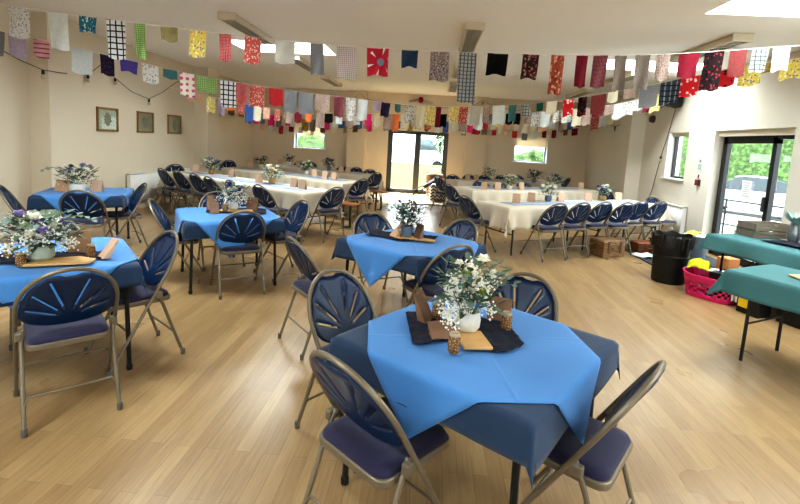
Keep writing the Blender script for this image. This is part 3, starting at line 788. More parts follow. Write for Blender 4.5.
def trestle(c, ang, L, label, group=None, w=.76, z=.735):
    t = thing('trestle_table', label, 'table', (c[0], c[1], 0), R(ang), group)
    MB().box((0, 0, z - .015), (L, w, .026)).build('tabletop', TOPW, t, smooth=0, bevel=.006)
    for sx in (-1, 1):
        x = sx * (L / 2 - .16)
        lf = MB().tube([(x, -w / 2 + .06, 0.012), (x, -w / 2 + .07, z - .03)], .0135, 8).build('leg', BLACKM, t)
        MB().tube([(x, w / 2 - .06, 0.012), (x, w / 2 - .07, z - .03)], .0135, 8).build('leg', BLACKM, t)
        MB().tube([(x, -w / 2 + .06, .32), (x, w / 2 - .06, .32)], .009, 6).build('crossbar', BLACKM, t)
        MB().tube([(x, 0, .32), (x - sx * .42, 0, z - .03)], .008, 6).build('folding_brace', BLACKM, t)
    return t
def long_row(corner, ang, length, side, label_row, ph):
    """corner = near aisle corner of the row; ang = direction the row runs away from the aisle; side=+1 depth to the left of direction"""
    d = Vector((math.cos(R(ang)), math.sin(R(ang)), 0)); nrm = Vector((-d.y, d.x, 0)) * side
    c0 = Vector((corner[0], corner[1], 0)) + nrm * .38
    half = length / 2
    for i, wd in enumerate(('aisle half', 'wall half')):
        c = c0 + d * (half * (i + .5)); trestle(c, ang, half - .01, 'trestle table under the cream cloth, %s of the %s' % (wd, label_row), None)
    c = c0 + d * half
    drape('tablecloth', CREAMC, c, R(ang), length / 2, .385, .742, 0, length / 2 + .33, .385 + .31, 'long cream tablecloth on the ' + label_row, 'tablecloth', n=110, flare=.11, rip=.30, phase=ph, freq=20)
    return c, d, nrm
LA, RA = 149, 31
rows = {}
rows['L1'] = long_row((-1.93, 6.9), LA, 4.0, -1, 'front left long table', .4)
rows['L2'] = long_row((-1.72, 8.95), LA, 3.9, -1, 'second left long table', 1.9)
rows['L3'] = long_row((-1.66, 11.2), LA, 3.5, -1, 'rear left long table', 2.2)
rows['R1'] = long_row((1.16, 6.78), RA, 3.66, 1, 'front right long table', 3.1)
rows['R2'] = long_row((.84, 9.2), RA, 3.66, 1, 'middle right long table', 4.0)
rows['R3'] = long_row((.66, 11.35), RA, 3.4, 1, 'rear right long table', 5.0)
for k, nm in (('L1', 'front left'), ('L2', 'second left'), ('L3', 'rear left'), ('R1', 'front right'), ('R2', 'middle right'), ('R3', 'rear right')):
    c, d, n = rows[k]; L = {'L1': 4.0, 'L2': 3.9, 'L3': 3.5, 'R1': 3.66, 'R2': 3.66, 'R3': 3.4}[k]
    o = MB().grid(lambda u, v: ((u - .5) * (L - .55), (v - .5) * .36 + .012 * math.sin(u * 17), .7465 + .001 * math.sin(u * 60)), 40, 4).build('table_runner', RUNNER, None, (c.x, c.y, 0), math.atan2(d.y, d.x), solid=.002)
    tag(o, 'pale blue runner along the middle of the %s long table' % nm, 'table runner')

# wooden benches between the left tables
def bench(end, ang, label):
    d = Vector((math.cos(R(ang)), math.sin(R(ang)), 0)); c = Vector((end[0], end[1], 0)) + d * 1.0
    t = thing('bench', label, 'bench', c, R(ang))
    MB().box((0, 0, .445), (2.0, .25, .035)).build('seat', ORANGEW, t, smooth=0, bevel=.008)
    for sx in (-1, 1):
        x = sx * .78
        f = MB().bar((x, -.1, 0), (x, -.09, .43), .03, .03, (1, 0, 0)).build('leg', GREENM, t, smooth=0)
        MB().bar((x, .1, 0), (x, .09, .43), .03, .03, (1, 0, 0)).build('leg', GREENM, t, smooth=0)
        MB().bar((x, -.1, .02), (x, .1, .02), .03, .02).build('foot_bar', GREENM, t, smooth=0)
        MB().bar((x, 0, .2), (x - sx * .35, 0, .42), .02, .02).build('brace', GREENM, t, smooth=0)
bench((-1.28, 8.12), 149, 'orange wooden bench end poking out between front and second left long tables')
bench((-.98, 10.50), 149, 'orange wooden bench by the far doors at the rear left long table')

# ------------------------------------------------------------------ centrepieces
BRE = 0
def arrangement(loc, label, vase, S, seed, palette='white', leaves=70, breath=160, blooms=6, group=None, wide=1.0, tall=1.0, vr=.06, vh=.09, sprigs=4, bs=1.0):
    """vase with leaves, tiny white sprays and larger blooms"""
    r = random.Random(seed); t = thing('flower_arrangement', label, 'flowers', loc, r.random() * 6.28, group)
    mats = {'ceramic': CERAM, 'green': CERAMG, 'tin': TIN, 'blue': BLUEPOT, 'straw': STRAW}
    a, b = vr, vh
    pr = [(a * .72, 0), (a * .95, b * .2), (a, b * .55), (a * .9, b * .9), (a * .95, b), (a * .82, b), (a * .8, b * .7)]
    if vase == 'tin': pr = [(a * .75, 0), (a, b), (a * 1.04, b), (a * .94, b * .96), (a * .9, b * .6)]
    v = MB().lathe(pr, 20).build('vase', mats[vase], t)
    if vase == 'tin':
        for sg in (-1, 1): MB().tube([(sg * a * .98, 0, b * .9), (sg * (a + .03), 0, b * .75), (sg * (a + .025), 0, b * .5), (sg * a * .9, 0, b * .4)], .004, 6).build('handle', TIN, v)
    def rnd(rad, zz):
        th = r.random() * 2 * PI; q = math.sqrt(r.random()) * rad
        return Vector((q * math.cos(th) * wide, q * math.sin(th) * wide, zz))
    stem = MB()
    for i in range(10):
        p = rnd(.1 * S, b + .12 * S * tall); stem.tube([(p.x * .15, p.y * .15, b * .6), (p.x * .6, p.y * .6, b + .06 * S), p], .002, 4)
    stem.build('stem', LEAF, t)
    lf = MB(); lf2 = MB()
    for i in range(leaves):
        th = r.random() * 2 * PI; el = r.uniform(-.35, 1.2); q = r.uniform(.02, .13) * S
        d = Vector((math.cos(th) * wide, math.sin(th) * wide, el))
        c = Vector((math.cos(th) * q * wide, math.sin(th) * q * wide, b + r.uniform(.0, .16) * S * tall))
        (lf if r.random() < .6 else lf2).leaf(c, d, r.uniform(.035, .075) * S * (.62 if leaves > 200 else 1), r.uniform(.018, .035) * S * (.6 if leaves > 200 else 1))
    # trailing leafy sprigs
    for i in range(sprigs):
        th = r.random() * 2 * PI; base = Vector((0, 0, b)); L = r.uniform(.16, .22) * S
        for j in range(7):
            q = L * (j + 1) / 7; p = base + Vector((math.cos(th) * q * wide, math.sin(th) * q * wide, (.16 * S * tall) * math.sin(min(1.0, (j + 1) / 7) * 2.2)))
            for sg in (-1, 1):
                ta = th + sg * 1.0; lf2.leaf(p, (math.cos(ta), math.sin(ta), r.uniform(-.3, .4)), .04 * S, .028 * S)
    lf.build('foliage', LEAF if palette != 'dark' else LEAFD, t)['kind'] = 'stuff'; lf2.build('foliage', EUCA, t)['kind'] = 'stuff'
    if breath:
        bb = MB()
        for i in range(breath):
            cl = (i % 26); rs = random.Random(seed * 31 + cl); th = rs.random() * 2 * PI; q = math.sqrt(rs.random()) * .12 * S
            c = Vector((math.cos(th) * q * wide, math.sin(th) * q * wide, b + (.0 + rs.random() * .15) * S * tall - q * .25))
            bb.octa(c + Vector((r.gauss(0, .018), r.gauss(0, .018), r.gauss(0, .018))) * S, r.uniform(.0035, .007) * S)
        bb.build('spray', PETAL, t)['kind'] = 'stuff'
    cols = {'white': [PETAL, PETAL, PETAL, LIME], 'lilac': [PETAL, LILAC, PETAL, LILAC], 'violet': [PETAL, VIOLET, PETAL, LILAC], 'dark': [DUSK, VIOLET, DUSK, PETAL], 'blue': [PETAL, DUSK, LILAC, PETAL], 'yellow': [PETAL, YEL, PETAL, PETAL]}[palette]
    for i in range(blooms):
        th = i * 2.4 + r.random(); q = math.sqrt((i + .5) / blooms) * .10 * S; z = b + (.07 + .12 * r.random()) * S * tall
        mb = MB(); c = Vector((math.cos(th) * q * wide, math.sin(th) * q * wide, z)); rad = r.uniform(.016, .024) * S * bs
        for ring, (cnt, tilt) in enumerate(((6, .25), (5, .9), (4, 1.8))):
            for k in range(cnt):
                a2 = 2 * PI * k / cnt + ring * .5; mb.leaf(c + Vector((0, 0, -rad * .3)), (math.cos(a2), math.sin(a2), tilt), rad * 1.35, rad * 1.3)
        mb.ball(c, rad * .5, 6, 4)
        mb.build('bloom', cols[i % 4], t)
    return t

def tent_card(u, v, z, label, s=.11, w=.10, rz=None, mat=PINKK, seed=1, group=None, lean=.35, xy=None):
    p = at(u, v, z) if xy is None else Vector((xy[0], xy[1], z)); r = random.Random(seed)
    mb = MB(); d = s * math.sin(lean)
    mb.add([(-w / 2, -d, 0), (w / 2, -d, 0), (w / 2, 0, s), (-w / 2, 0, s)], [(0, 1, 2, 3)])
    mb.add([(-w / 2, d, 0), (w / 2, d, 0), (w / 2, 0, s), (-w / 2, 0, s)], [(1, 0, 3, 2)])
    o = mb.build('table_card', mat, None, (p.x, p.y, z), r.uniform(-.5, .5) if rz is None else rz, smooth=0, solid=.0015)
    return tag(o, label, 'card', group)
def seed_jar(u, v, z, label, h=.085, r=.026):
    p = at(u, v, z); t = thing('seed_jar', label, 'jar', p)
    MB().lathe([(r * .85, 0), (r, .008), (r, h * .72), (r * .8, h * .84), (r * .75, h * .86)], 16).build('jar', SEEDS, t)
    MB().lathe([(r * .8, h * .84), (r * .9, h * .85), (r * .9, h * .97), (r * .8, h), (r * .7, h * .95)], 16).build('rim', JARG, t)
def gauze(c, rz, L, W, label, z=.7315, seed=0):
    def fn(u, v):
        x, y = (u - .5) * L, (v - .5) * W * (1 + .25 * math.sin(u * 9 + seed))
        y += .03 * math.sin(u * 5 + seed)
        return (x, y, .004 + .009 * (1 + noise.noise(Vector((x * 28, y * 28, seed)))))
    o = MB().grid(fn, 44, 22).build('gauze_cloth', GAUZE, None, (c[0], c[1], z), rz, solid=.002); tag(o, label, 'cloth')
def wood_board(c, rz, poly, label, z=.742):
    o = MB().prism(poly, 0, .014).build('wooden_board', BOARD, None, (c[0], c[1], z), rz, bevel=.003); tag(o, label, 'board')
def kraft_bag(u, v, z, label, s, w, rz, tilt, mat=KRAFT, xy=None):
    """folded kraft envelope leaning back"""
    p = at(u, v, z) if xy is None else Vector((xy[0], xy[1], z))
    mb = MB(); d = s * math.sin(tilt); h = s * math.cos(tilt); fo = .22
    mb.add([(-w / 2, 0, 0), (w / 2, 0, 0), (w / 2, d, h), (-w / 2, d, h), (-w / 2, .045, 0), (w / 2, .045, 0), (w / 2, d + .006, h), (-w / 2, d + .006, h)],
           [(0, 1, 2, 3), (5, 4, 7, 6), (4, 0, 3, 7), (1, 5, 6, 2), (3, 2, 6, 7), (0, 4, 5, 1)])
    mb.add([(-w / 2, d * (1 - fo) - .003, h * (1 - fo)), (w / 2, d * (1 - fo) - .003, h * (1 - fo)), (w / 2, d - .003, h), (-w / 2, d - .003, h)], [(0, 1, 2, 3)])
    o = mb.build('paper_bag', mat, None, (p.x, p.y, z), rz, smooth=0); tag(o, label, 'paper bag')

ZT = .7295
# foreground table
q = at(462, 333, ZT); gauze((q.x, q.y), R(8), .50, .30, 'crinkled navy gauze on the front blue table', seed=1)
q = at(472, 343, .745); wood_board((q.x, q.y), R(0), [(-.08, .12), (-.04, -.07), (.085, -.05), (.05, .12)], 'pale wooden board under the white pot on the front blue table')
q = at(467, 329, .757); arrangement(q, 'white pot of white flowers and eucalyptus on the front blue table', 'ceramic', 1.05, 11, 'white', 170, 1300, 12, vr=.06, vh=.09, sprigs=4, bs=1.15, tall=1.25, wide=1.05)
seed_jar(437, 318, .742, 'seed jar left of the white pot on the front blue table')
seed_jar(453.5, 352, .742, 'seed jar nearest the camera on the front blue table')
seed_jar(506, 329, .742, 'seed jar right of the white pot on the front blue table')
kraft_bag(430, 322, .742, 'brown kraft bag leaning at left of the front table flowers', .15, .085, R(62), .5, KRAFTD)
kraft_bag(446, 340, .742, 'low brown kraft packet behind the nearest seed jar, front table', .10, .12, R(20), 1.0, KRAFTD)
kraft_bag(497, 322, .742, 'brown kraft bag right of the front table flowers', .13, .11, R(-18), .7, KRAFTD)
# left front table
q = at(52, 259, ZT); gauze((q.x, q.y), R(25), .62, .26, 'crinkled navy gauze on the left front blue table', seed=3)
q = at(58, 262, .745); wood_board((q.x, q.y), R(30), [(-.16, -.07), (.17, -.08), (.2, .0), (.1, .09), (-.12, .08)], 'pale wooden slice on the left front blue table')
q = at(41, 259, .757); arrangement(q, 'green grey pot of white sprays and lilac blooms on the left front table', 'green', 1.25, 5, 'lilac', 190, 800, 12, vr=.075, vh=.09, wide=1.15, tall=.9, sprigs=2, bs=1.4)
seed_jar(9, 257, .742, 'seed jar at far left of the left front table')
seed_jar(21, 266, .742, 'seed jar in front of the green pot, left front table')
seed_jar(91, 257, .742, 'seed jar between the paper bags on the left front table')
kraft_bag(78, 253, .742, 'tall tan kraft bag beside lilac flowers on the left front table', .15, .13, R(20), .35, KRAFT)
kraft_bag(100, 258, .742, 'tan kraft bag leaning furthest right on the left front table', .15, .08, R(-30), .7, PINKK)
# back left table
q = at(77, 191, ZT); arrangement((q.x, q.y, ZT), 'pots of white, blue and trailing green flowers on the back left blue table', 'ceramic', 1.35, 8, 'blue', 120, 160, 12, vr=.10, vh=.10, wide=1.2, tall=.95, sprigs=3, bs=1.3)
kraft_bag(61, 191.5, ZT, 'brown kraft bag left of the pot on the back left table', .15, .15, R(15), .35, KRAFT)
tent_card(97, 191.5, ZT, 'pink card right of the pot on the back left table', .15, .17, R(-5), PINKK, lean=.2)
# middle left table
q = at(237, 211.5, ZT); gauze((q.x, q.y), R(20), .62, .28, 'crinkled navy gauze on the middle left blue table', seed=6)
q = at(236, 211, .744); wood_board((q.x, q.y), R(20), [(-.17, -.06), (.18, -.07), (.17, .06), (-.16, .07)], 'pale wooden board on the middle left blue table')
q = at(233, 209, .756); arrangement(q, 'white pot of white flowers and violet sprigs on the middle left table', 'ceramic', 1.15, 21, 'violet', 90, 400, 14, vr=.055, vh=.08, wide=1.2, tall=1.0, sprigs=1, bs=1.4)
kraft_bag(211.5, 211, ZT + .006, 'tall brown kraft bag left of the flowers on the middle left table', .17, .11, R(10), .2, KRAFTD)
kraft_bag(215, 213.5, ZT + .006, 'shorter brown kraft bag in front of the tall one, middle left table', .12, .09, R(40), .3, KRAFTD)
kraft_bag(251, 211, ZT + .006, 'brown kraft bag right of the flowers on the middle left table', .15, .13, R(-10), .2, KRAFTD)
seed_jar(225, 211, .757, 'seed jar in front of the white pot on the middle left table')
# centre table
q = at(402, 237, ZT); gauze((q.x, q.y), R(-12), .62, .30, 'crinkled navy gauze on the centre blue table', seed=9)
q = at(414, 239, .744); wood_board((q.x, q.y), R(-14), [(-.16, -.06), (.2, -.03), (.19, .03), (-.14, .08)], 'pale wooden board on the centre blue table')
q = at(406.5, 236.5, .756); arrangement(q, 'tin pail of dark leafy sprigs and small blue flowers on the centre table', 'tin', 1.15, 33, 'dark', 480, 0, 18, vr=.06, vh=.10, wide=.95, tall=1.05, sprigs=3, bs=.7)
kraft_bag(391, 237, ZT + .008, 'large brown kraft bag lying back left of the tin pail, centre table', .19, .13, R(-65), .75, KRAFT)
kraft_bag(415.5, 240, ZT + .008, 'brown kraft bag right of the tin pail on the centre table', .15, .10, R(-55), .3, KRAFTD)
# long tables
ZW = .749
for i, (u, v, lab, vs, pal, S) in enumerate([
    (211.5, 174, 'pot of pale blue and white flowers nearest the wall on front left long table', 'straw', 'blue', 1.6),
    (272, 183.5, 'pot of white flowers near the aisle end of front left long table', 'straw', 'yellow', 1.6),
    (261, 168, 'pot of dusky flowers nearest the wall on second left long table', 'ceramic', 'dark', 1.4),
    (306.5, 174.5, 'pot of white flowers near the aisle end of second left long table', 'ceramic', 'white', 1.5),
    (289, 165, 'pot of green leaves under the left back window on rear left long table', 'ceramic', 'dark', 1.4),
    (329, 170, 'pot of dark flowers near the pilaster on rear left long table', 'tin', 'dark', 1.5),
    (548, 201, 'blue pot of white flowers on front right long table', 'blue', 'white', 1.4),
    (602.5, 200.5, 'straw pot of white and violet flowers on front right long table', 'straw', 'violet', 1.4),
    (509, 189.2, 'pot of white flowers in the middle of middle right long table', 'ceramic', 'white', 1.5),
    (555, 188, 'pot of mixed white flowers near wall end of middle right long table', 'ceramic', 'blue', 1.6),
    (490, 179.3, 'pot of leafy white flowers on rear right long table', 'ceramic', 'white', 1.6),
    (534, 182.5, 'pot of dark green leaves near wall end of rear right long table', 'tin', 'dark', 1.6)]):
    arrangement(at(u, v, ZW), lab, vs, S * .8, 50 + i, pal, 110, 80 if pal != 'dark' else 0, 12, vr=.06, vh=.09, sprigs=1, bs=1.5, wide=1.1, tall=.95)
CG = 'pink cards on the long tables'
for i, (u, v, lab) in enumerate([
    (196, 172, 'pink card left of the blue flowers on front left long table'),
    (232, 177, 'pink card right of the blue flowers on front left long table'),
    (259, 182.5, 'pink card just left of the white flowers on front left long table'),
    (294, 187, 'pink card right of the white flowers on front left long table'),
    (302.5, 188.7, 'pink card nearest the aisle on front left long table'),
    (249, 167.6, 'pink card left of the dusky flowers on second left long table'),
    (314, 176, 'pink card right beside white flowers on second left long table'),
    (325, 178, 'second pink card right of white flowers on second left long table'),
    (334, 179.5, 'pink card nearest the aisle on second left long table'),
    (280, 164.3, 'pink card left of the green leaves on rear left long table'),
    (298, 166, 'pink card right of the green leaves on rear left long table'),
    (341, 172.2, 'pink card right of the dark flowers on rear left long table'),
    (348, 172.8, 'pink card nearest the aisle on rear left long table'),
    (516, 203, 'pink card nearest the aisle on front right long table'),
    (531, 201.5, 'pink card just left of the blue pot on front right long table'),
    (560, 201.5, 'pink card just right of the blue pot on front right long table'),
    (588, 200.8, 'pink card just left of the straw pot on front right long table'),
    (618, 200.2, 'pink card just right of the straw pot on front right long table'),
    (484, 189.3, 'pink card nearest the aisle on middle right long table'),
    (497.5, 189.3, 'pink card left of the white flowers on middle right long table'),
    (521, 189.2, 'pink card right of the white flowers on middle right long table'),
    (581, 188.8, 'pink card right of mixed flowers on middle right long table'),
    (467.5, 180.6, 'pink card nearest the aisle on rear right long table'),
    (476, 180.3, 'pink card left of the leafy flowers on rear right long table')]):
    tent_card(u, v, ZW, lab, .15, .12, None, PINKK, seed=i, group=CG, lean=.25)

# ------------------------------------------------------------------ right side: teal tables and clutter
def teal_table(c, ang, L, w, label, label2, ph):
    trestle(c, ang, L, label, None, w=w, z=.72)
    drape('tablecloth', TEALC, c, R(ang), L / 2 + .005, w / 2 + .005, .7275, 0, L / 2 + .17, w / 2 + .19, label2, 'tablecloth', n=70, flare=.22, rip=.10, phase=ph, freq=9)
# near table: far end at about (2.45, 3.75)
dA = Vector((.50, -.866, 0)).normalized()
AA = math.degrees(math.atan2(dA.y, dA.x))
cA = Vector((2.62, 3.72, 0)) + dA * .80
teal_table((3.11, 3.38), -60, 1.50, .66, 'trestle table with black legs at the right picture edge, nearest', 'teal cloth on the nearest right table', .5)
teal_table((3.92, 5.13), -72, 1.50, .68, 'trestle table with black legs before the right door', 'teal cloth on the table before the right door', 2.0)
q = at(795, 279, .73); tag(MB().prism([(-.12, -.16), (.28, -.22), (.3, .16), (-.07, .14)], 0, .012).build('card_sheet', plain('tan_cardboard', '#c9a877', .85, var=.06), None, (q.x + .10, q.y - .04, .733), R(10), bevel=.002), 'tan cardboard sheet lying on the nearest teal table', 'cardboard')
# wooden crates stacked on the far teal table
q = at(748, 234, .73)
cr0 = None
def crate(loc, rz, label):
    t = thing('wooden_crate', label, 'crate', loc, rz, 'grey crates on the teal table')
    L, W, Hh = .48, .27, .085
    for sy in (-1, 1):
        MB().box((0, sy * (W / 2 - .006), .021), (L, .012, .036)).build('side_slat', CRATE, t, smooth=0)
        MB().box((0, sy * (W / 2 - .006), .063), (L, .012, .036)).build('side_slat', CRATE, t, smooth=0)
    for sx in (-1, 1):
        MB().box((sx * (L / 2 - .007), 0, .042), (.014, W - .026, .078)).build('end_board', CRATE, t, smooth=0)
    MB().box((0, 0, .004), (L - .03, W - .026, .008)).build('base', CRATE, t, smooth=0)
    return t
for i, lab in enumerate(('bottom one of the grey slatted crates on the far teal table', 'topmost grey slatted crate on the far teal table')):
    cr = crate((3.99, 5.74, .732 + i * .086), R(8 + i * 2), lab)
q = at(800, 240, .73)
def jug(c, label):
    t = thing('metal_jug', label, 'jug', c)
    MB().lathe([(.05, 0), (.065, .05), (.06, .12), (.042, .17), (.05, .2), (.045, .2), (.038, .16)], 16).build('body', TIN, t)
    MB().tube([(.045, 0, .18), (.1, 0, .17), (.1, 0, .09), (.06, 0, .07)], .006, 6).build('handle', TIN, t)
    mb = MB(); r = random.Random(2)
    for i in range(26):
        a = r.random() * 2 * PI; mb.leaf((.01 * math.cos(a), .01 * math.sin(a), .18), (math.cos(a) * .7, math.sin(a) * .7, r.uniform(.4, 1.4)), r.uniform(.12, .2), .045)
    mb.build('foliage', plain('pale_teal_leaf', '#8fb0ad', .6, var=.2, scale=20), t)
def navy_pile(c, label):
    def fn(u, v):
        x, y = (u - .5) * .75, (v - .5) * .36
        return (x, y, .006 + .03 * max(0, 1 - (2 * u - 1) ** 2) * (1 + noise.noise(Vector((x * 9, y * 9, 1)))) * .5)
    o = MB().grid(fn, 24, 14).build('navy_cloth', GAUZE, None, c, R(-72), solid=.004); tag(o, label, 'cloth')
navy_pile((4.02, 5.10, .732), 'navy cloth heap beside the crates on the far teal table')
jug((4.10, 5.43, .75), 'metal jug with pale leaves right of the crates')
jug((4.16, 5.26, .75), 'second metal jug with pale leaves at right picture edge')

# bin with liner
def bin_(c):
    t = thing('waste_bin', 'black round waste bin with black liner beside the pink basket', 'bin', c)
    MB().lathe([(.185, 0), (.195, .02), (.205, .34), (.213, .345), (.213, .36), (.207, .365), (.215, .50), (.225, .51), (.225, .55), (.235, .56), (.235, .60), (.222, .60), (.2, .5), (.18, .05)], 28).build('body', BLACKP, t)
    def fn(u, v):
        a = u * 2 * PI; r = [.19, .233, .246, .243, .239][int(v * 4 + .01)] + (.004 * math.sin(a * 13) + .005 * math.sin(a * 29)) * (v > .1) + .006 * math.sin(a * 5 + v * 6); z = [.40, .625 + .012 * math.sin(a * 7), .61 + .01 * math.sin(a * 9), .55, .47 + .025 * math.sin(a * 6)][int(v * 4 + .01)]
        return (r * math.cos(a), r * math.sin(a), z)
    MB().grid(fn, 64, 4).build('bin_liner', BAGP, t)
q = at(672, 284, 0); bin_((q.x, q.y + .12, 0))
# pink laundry basket with lozenge holes
def basket(c, rz):
    t = thing('laundry_basket', 'hot pink plastic laundry basket with holes under the teal table', 'basket', c, rz)
    n = 120; hts = [0, .03, .06, .075, .09, .105, .12, .135, .15, .165, .18, .21, .24, .26]
    def P(u, z):
        a = 2 * PI * u; k = 1 + .21 * z / .26; ex = .62
        x = math.copysign(abs(math.cos(a)) ** ex, math.cos(a)) * .25 * k; y = math.copysign(abs(math.sin(a)) ** ex, math.sin(a)) * .165 * k
        return Vector((x, y, z + (.03 * abs(math.cos(a)) ** 3 * z / .26)))
    vs = [P(i / n, z) for z in hts for i in range(n)]; fs = []
    for j in range(len(hts) - 1):
        for i in range(n):
            row = (j - 2) // 2; ph = (i + 3 * (row % 2)) % 6
            if 2 <= j <= 9 and ph < 3 and (i % 60) not in (0, 1, 2, 57, 58, 59): continue
            fs.append((j * n + i, j * n + (i + 1) % n, (j + 1) * n + (i + 1) % n, (j + 1) * n + i))
    fs.append(tuple(range(n))[::-1])
    MB().add(vs, fs).build('body', PINKP, t, solid=.005, smooth=1.0)
    MB().tube([P(i / n, .262) for i in range(n)], .009, 6, closed=True).build('rim', PINKP, t)
basket((3.36, 5.52, 0), R(-53))
t = MB(); t.box((0, 0, .14), (.26, .16, .26)); tag(t.build('black_box', BLACKP, None, (3.42, 5.43, .055), R(-53), smooth=0, bevel=.006), 'black box standing in the pink basket', 'box')
def yellow_cloth():
    def fn(u, v):
        x, y = (u - .5) * .22, (v - .5) * .16
        return (x, y, .10 * math.exp(-(x * x + y * y) * 60) + .03 * noise.noise(Vector((x * 16, y * 16, 4))) + .12 * (.5 - abs(v - .5)))
    tag(MB().grid(fn, 14, 10).build('yellow_cloth', YELC, None, (3.27, 5.68, .27), R(-40), solid=.004), 'acid yellow cloth spilling out of the pink basket', 'cloth')
yellow_cloth()
for i in range(2):
    tag(MB().box((0, 0, .15), (.012 + .004 * i, .2, .26)).build('folder', PAPER, None, (3.47 + .025 * i, 5.27 - .03 * i, .05), R(-53), smooth=0), ('white', 'cream')[i] + ' folder upright in the pink basket', 'folder')
# floor mat along the right wall
struct_mat = MB().box((0, 0, .006), (1.35, 3.2, .012)).build('door_mat', MAT, None, (4.02, 7.05, 0), 0, smooth=0); tag(struct_mat, 'large charcoal barrier mat before the right door', 'mat')
# wicker hampers
def hamper(c, rz, L, W, Hh, mat, label):
    t = thing('wicker_hamper', label, 'hamper', c, rz)
    MB().box((0, 0, Hh * .4), (L, W, Hh * .8), taper=1.04).build('body', mat, t, smooth=0, bevel=.012)
    MB().box((0, 0, Hh * .9), (L * 1.06, W * 1.06, Hh * .2), taper=.97).build('lid', mat, t, smooth=0, bevel=.015)
    for sx in (-.28, .28): MB().box((sx * L, -W * .53, Hh * .62), (.03, .012, Hh * .7)).build('strap', plain('brown_leather', '#5f4027', .6), t, smooth=0)
    MB().tube([(-.07, -W * .54, Hh * .62), (-.06, -W * .54 - .03, Hh * .5), (.06, -W * .54 - .03, Hh * .5), (.07, -W * .54, Hh * .62)], .008, 6).build('handle', plain('brown_leather', '#5f4027', .6), t)
q = at(606, 259, 0); hamper((2.86, 7.46, 0), R(24), .42, .30, .27, WICKER, 'brown wicker hamper on the floor before the row of six chairs')
hamper((3.66, 7.92, .013), R(8), .42, .28, .17, WICKERR, 'smaller red brown wicker hamper left of the bin')
q = at(646, 259, 0)
def paper(c, rz, label):
    def fn(u, v): return ((u - .5) * .34, (v - .5) * .26, .015 + .02 * abs(math.sin(u * 5)) + .006 * math.sin(v * 7))
    tag(MB().grid(fn, 12, 6).build('newspaper', plain('newsprint', '#b9c3c8', .9, var=.4, scale=25), None, c, rz, solid=.004), label, 'newspaper')
paper((q.x + .03, q.y + .1, .012), R(20), 'crumpled newspaper on the mat left of the bin')
def low_box(c, s, rz, mat, name, label, cat):
    o = MB().box((0, 0, s[2] / 2), s).build(name, mat, None, c, rz, smooth=0, bevel=.012); return tag(o, label, cat)
tray = thing('plastic_tray', 'low black plastic tray behind the bin', 'tray', (4.05, 7.85, .013), R(10))
mb = MB(); mb.box((0, 0, .015), (.55, .36, .03))
for sx in (-1, 1): mb.box((sx * .27, 0, .12), (.02, .36, .2))
for sy in (-1, 1): mb.box((0, sy * .175, .12), (.55, .02, .2))
mb.build('body', BLACKP, tray, smooth=0); MB().box((0, 0, .225), (.60, .40, .02)).build('lid', BLACKP, tray, smooth=0, bevel=.006)
def bucket(c, label):
    t = thing('bucket', label, 'bucket', c)
    MB().lathe([(.15, 0), (.155, .02), (.175, .40), (.185, .42), (.17, .42), (.15, .3)], 22).build('body', plain('grey_plastic', '#5d6a78', .5), t)
    def fn(u, v):
        a = u * 2 * PI; r = .165 * v + .01 * noise.noise(Vector((math.cos(a) * 3, math.sin(a) * 3, v)))
        return (r * math.cos(a), r * math.sin(a), .42 + .05 * (1 - v) + .02 * noise.noise(Vector((math.cos(a) * 4 * v, math.sin(a) * 4 * v, 2))))
    MB().grid(fn, 24, 6).build('bag', plain('crumpled_white_bag', '#d9dcd8', .6, var=.2), t)
    MB().tube([(-.18, 0, .36), (-.1, -.12, .28), (.1, -.12, .28), (.18, 0, .36)], .004, 6).build('handle', TIN, t)
bucket((4.14, 7.38, .013), 'grey bucket holding a white bag beside the right door')
tag(MB().grid(lambda u, v: ((u - .5) * .2, (v - .5) * .14, .04 * math.sin(u * PI) + .02 * noise.noise(Vector((u * 4, v * 4, 7)))), 10, 8).build('yellow_duster', plain('soft_yellow_cloth', '#d8c95a', .9), None, (4.10, 7.35, .455), R(30), solid=.006), 'soft yellow duster on the grey bucket', 'cloth')
low_box((4.38, 6.92, .013), (.2, .2, .2), R(15), plain('orange_cardboard', '#b8763f', .8), 'cardboard_box', 'small orange cardboard box by the right door frame', 'box')
low_box((4.06, 6.62, .013), (.42, .30, .06), R(-15), PAPER, 'paper_stack', 'stack of white papers on the mat under the teal table', 'papers')
# things under the teal tables
y = thing('tool_box', 'yellow and black box on the floor under the nearest teal table', 'box', (3.50, 5.02, 0), R(-72))
MB().box((0, 0, .13), (.24, .18, .26)).build('body', BLACKP, y, smooth=0, bevel=.01); MB().box((-.03, -.0915, .15), (.14, .008, .17)).build('panel', plain('yellow_plastic', '#d8b81f', .5), y, smooth=0)
low_box((3.80, 4.75, 0), (.34, .26, .24), R(-70), BLACKP, 'storage_box', 'black storage box on the floor under the far teal table', 'box')
low_box((4.14, 5.25, 0), (.5, .32, .42), R(-72), plain('dark_maroon_box', '#3a1f22', .7), 'storage_box', 'dark maroon storage box under the far teal table', 'box')
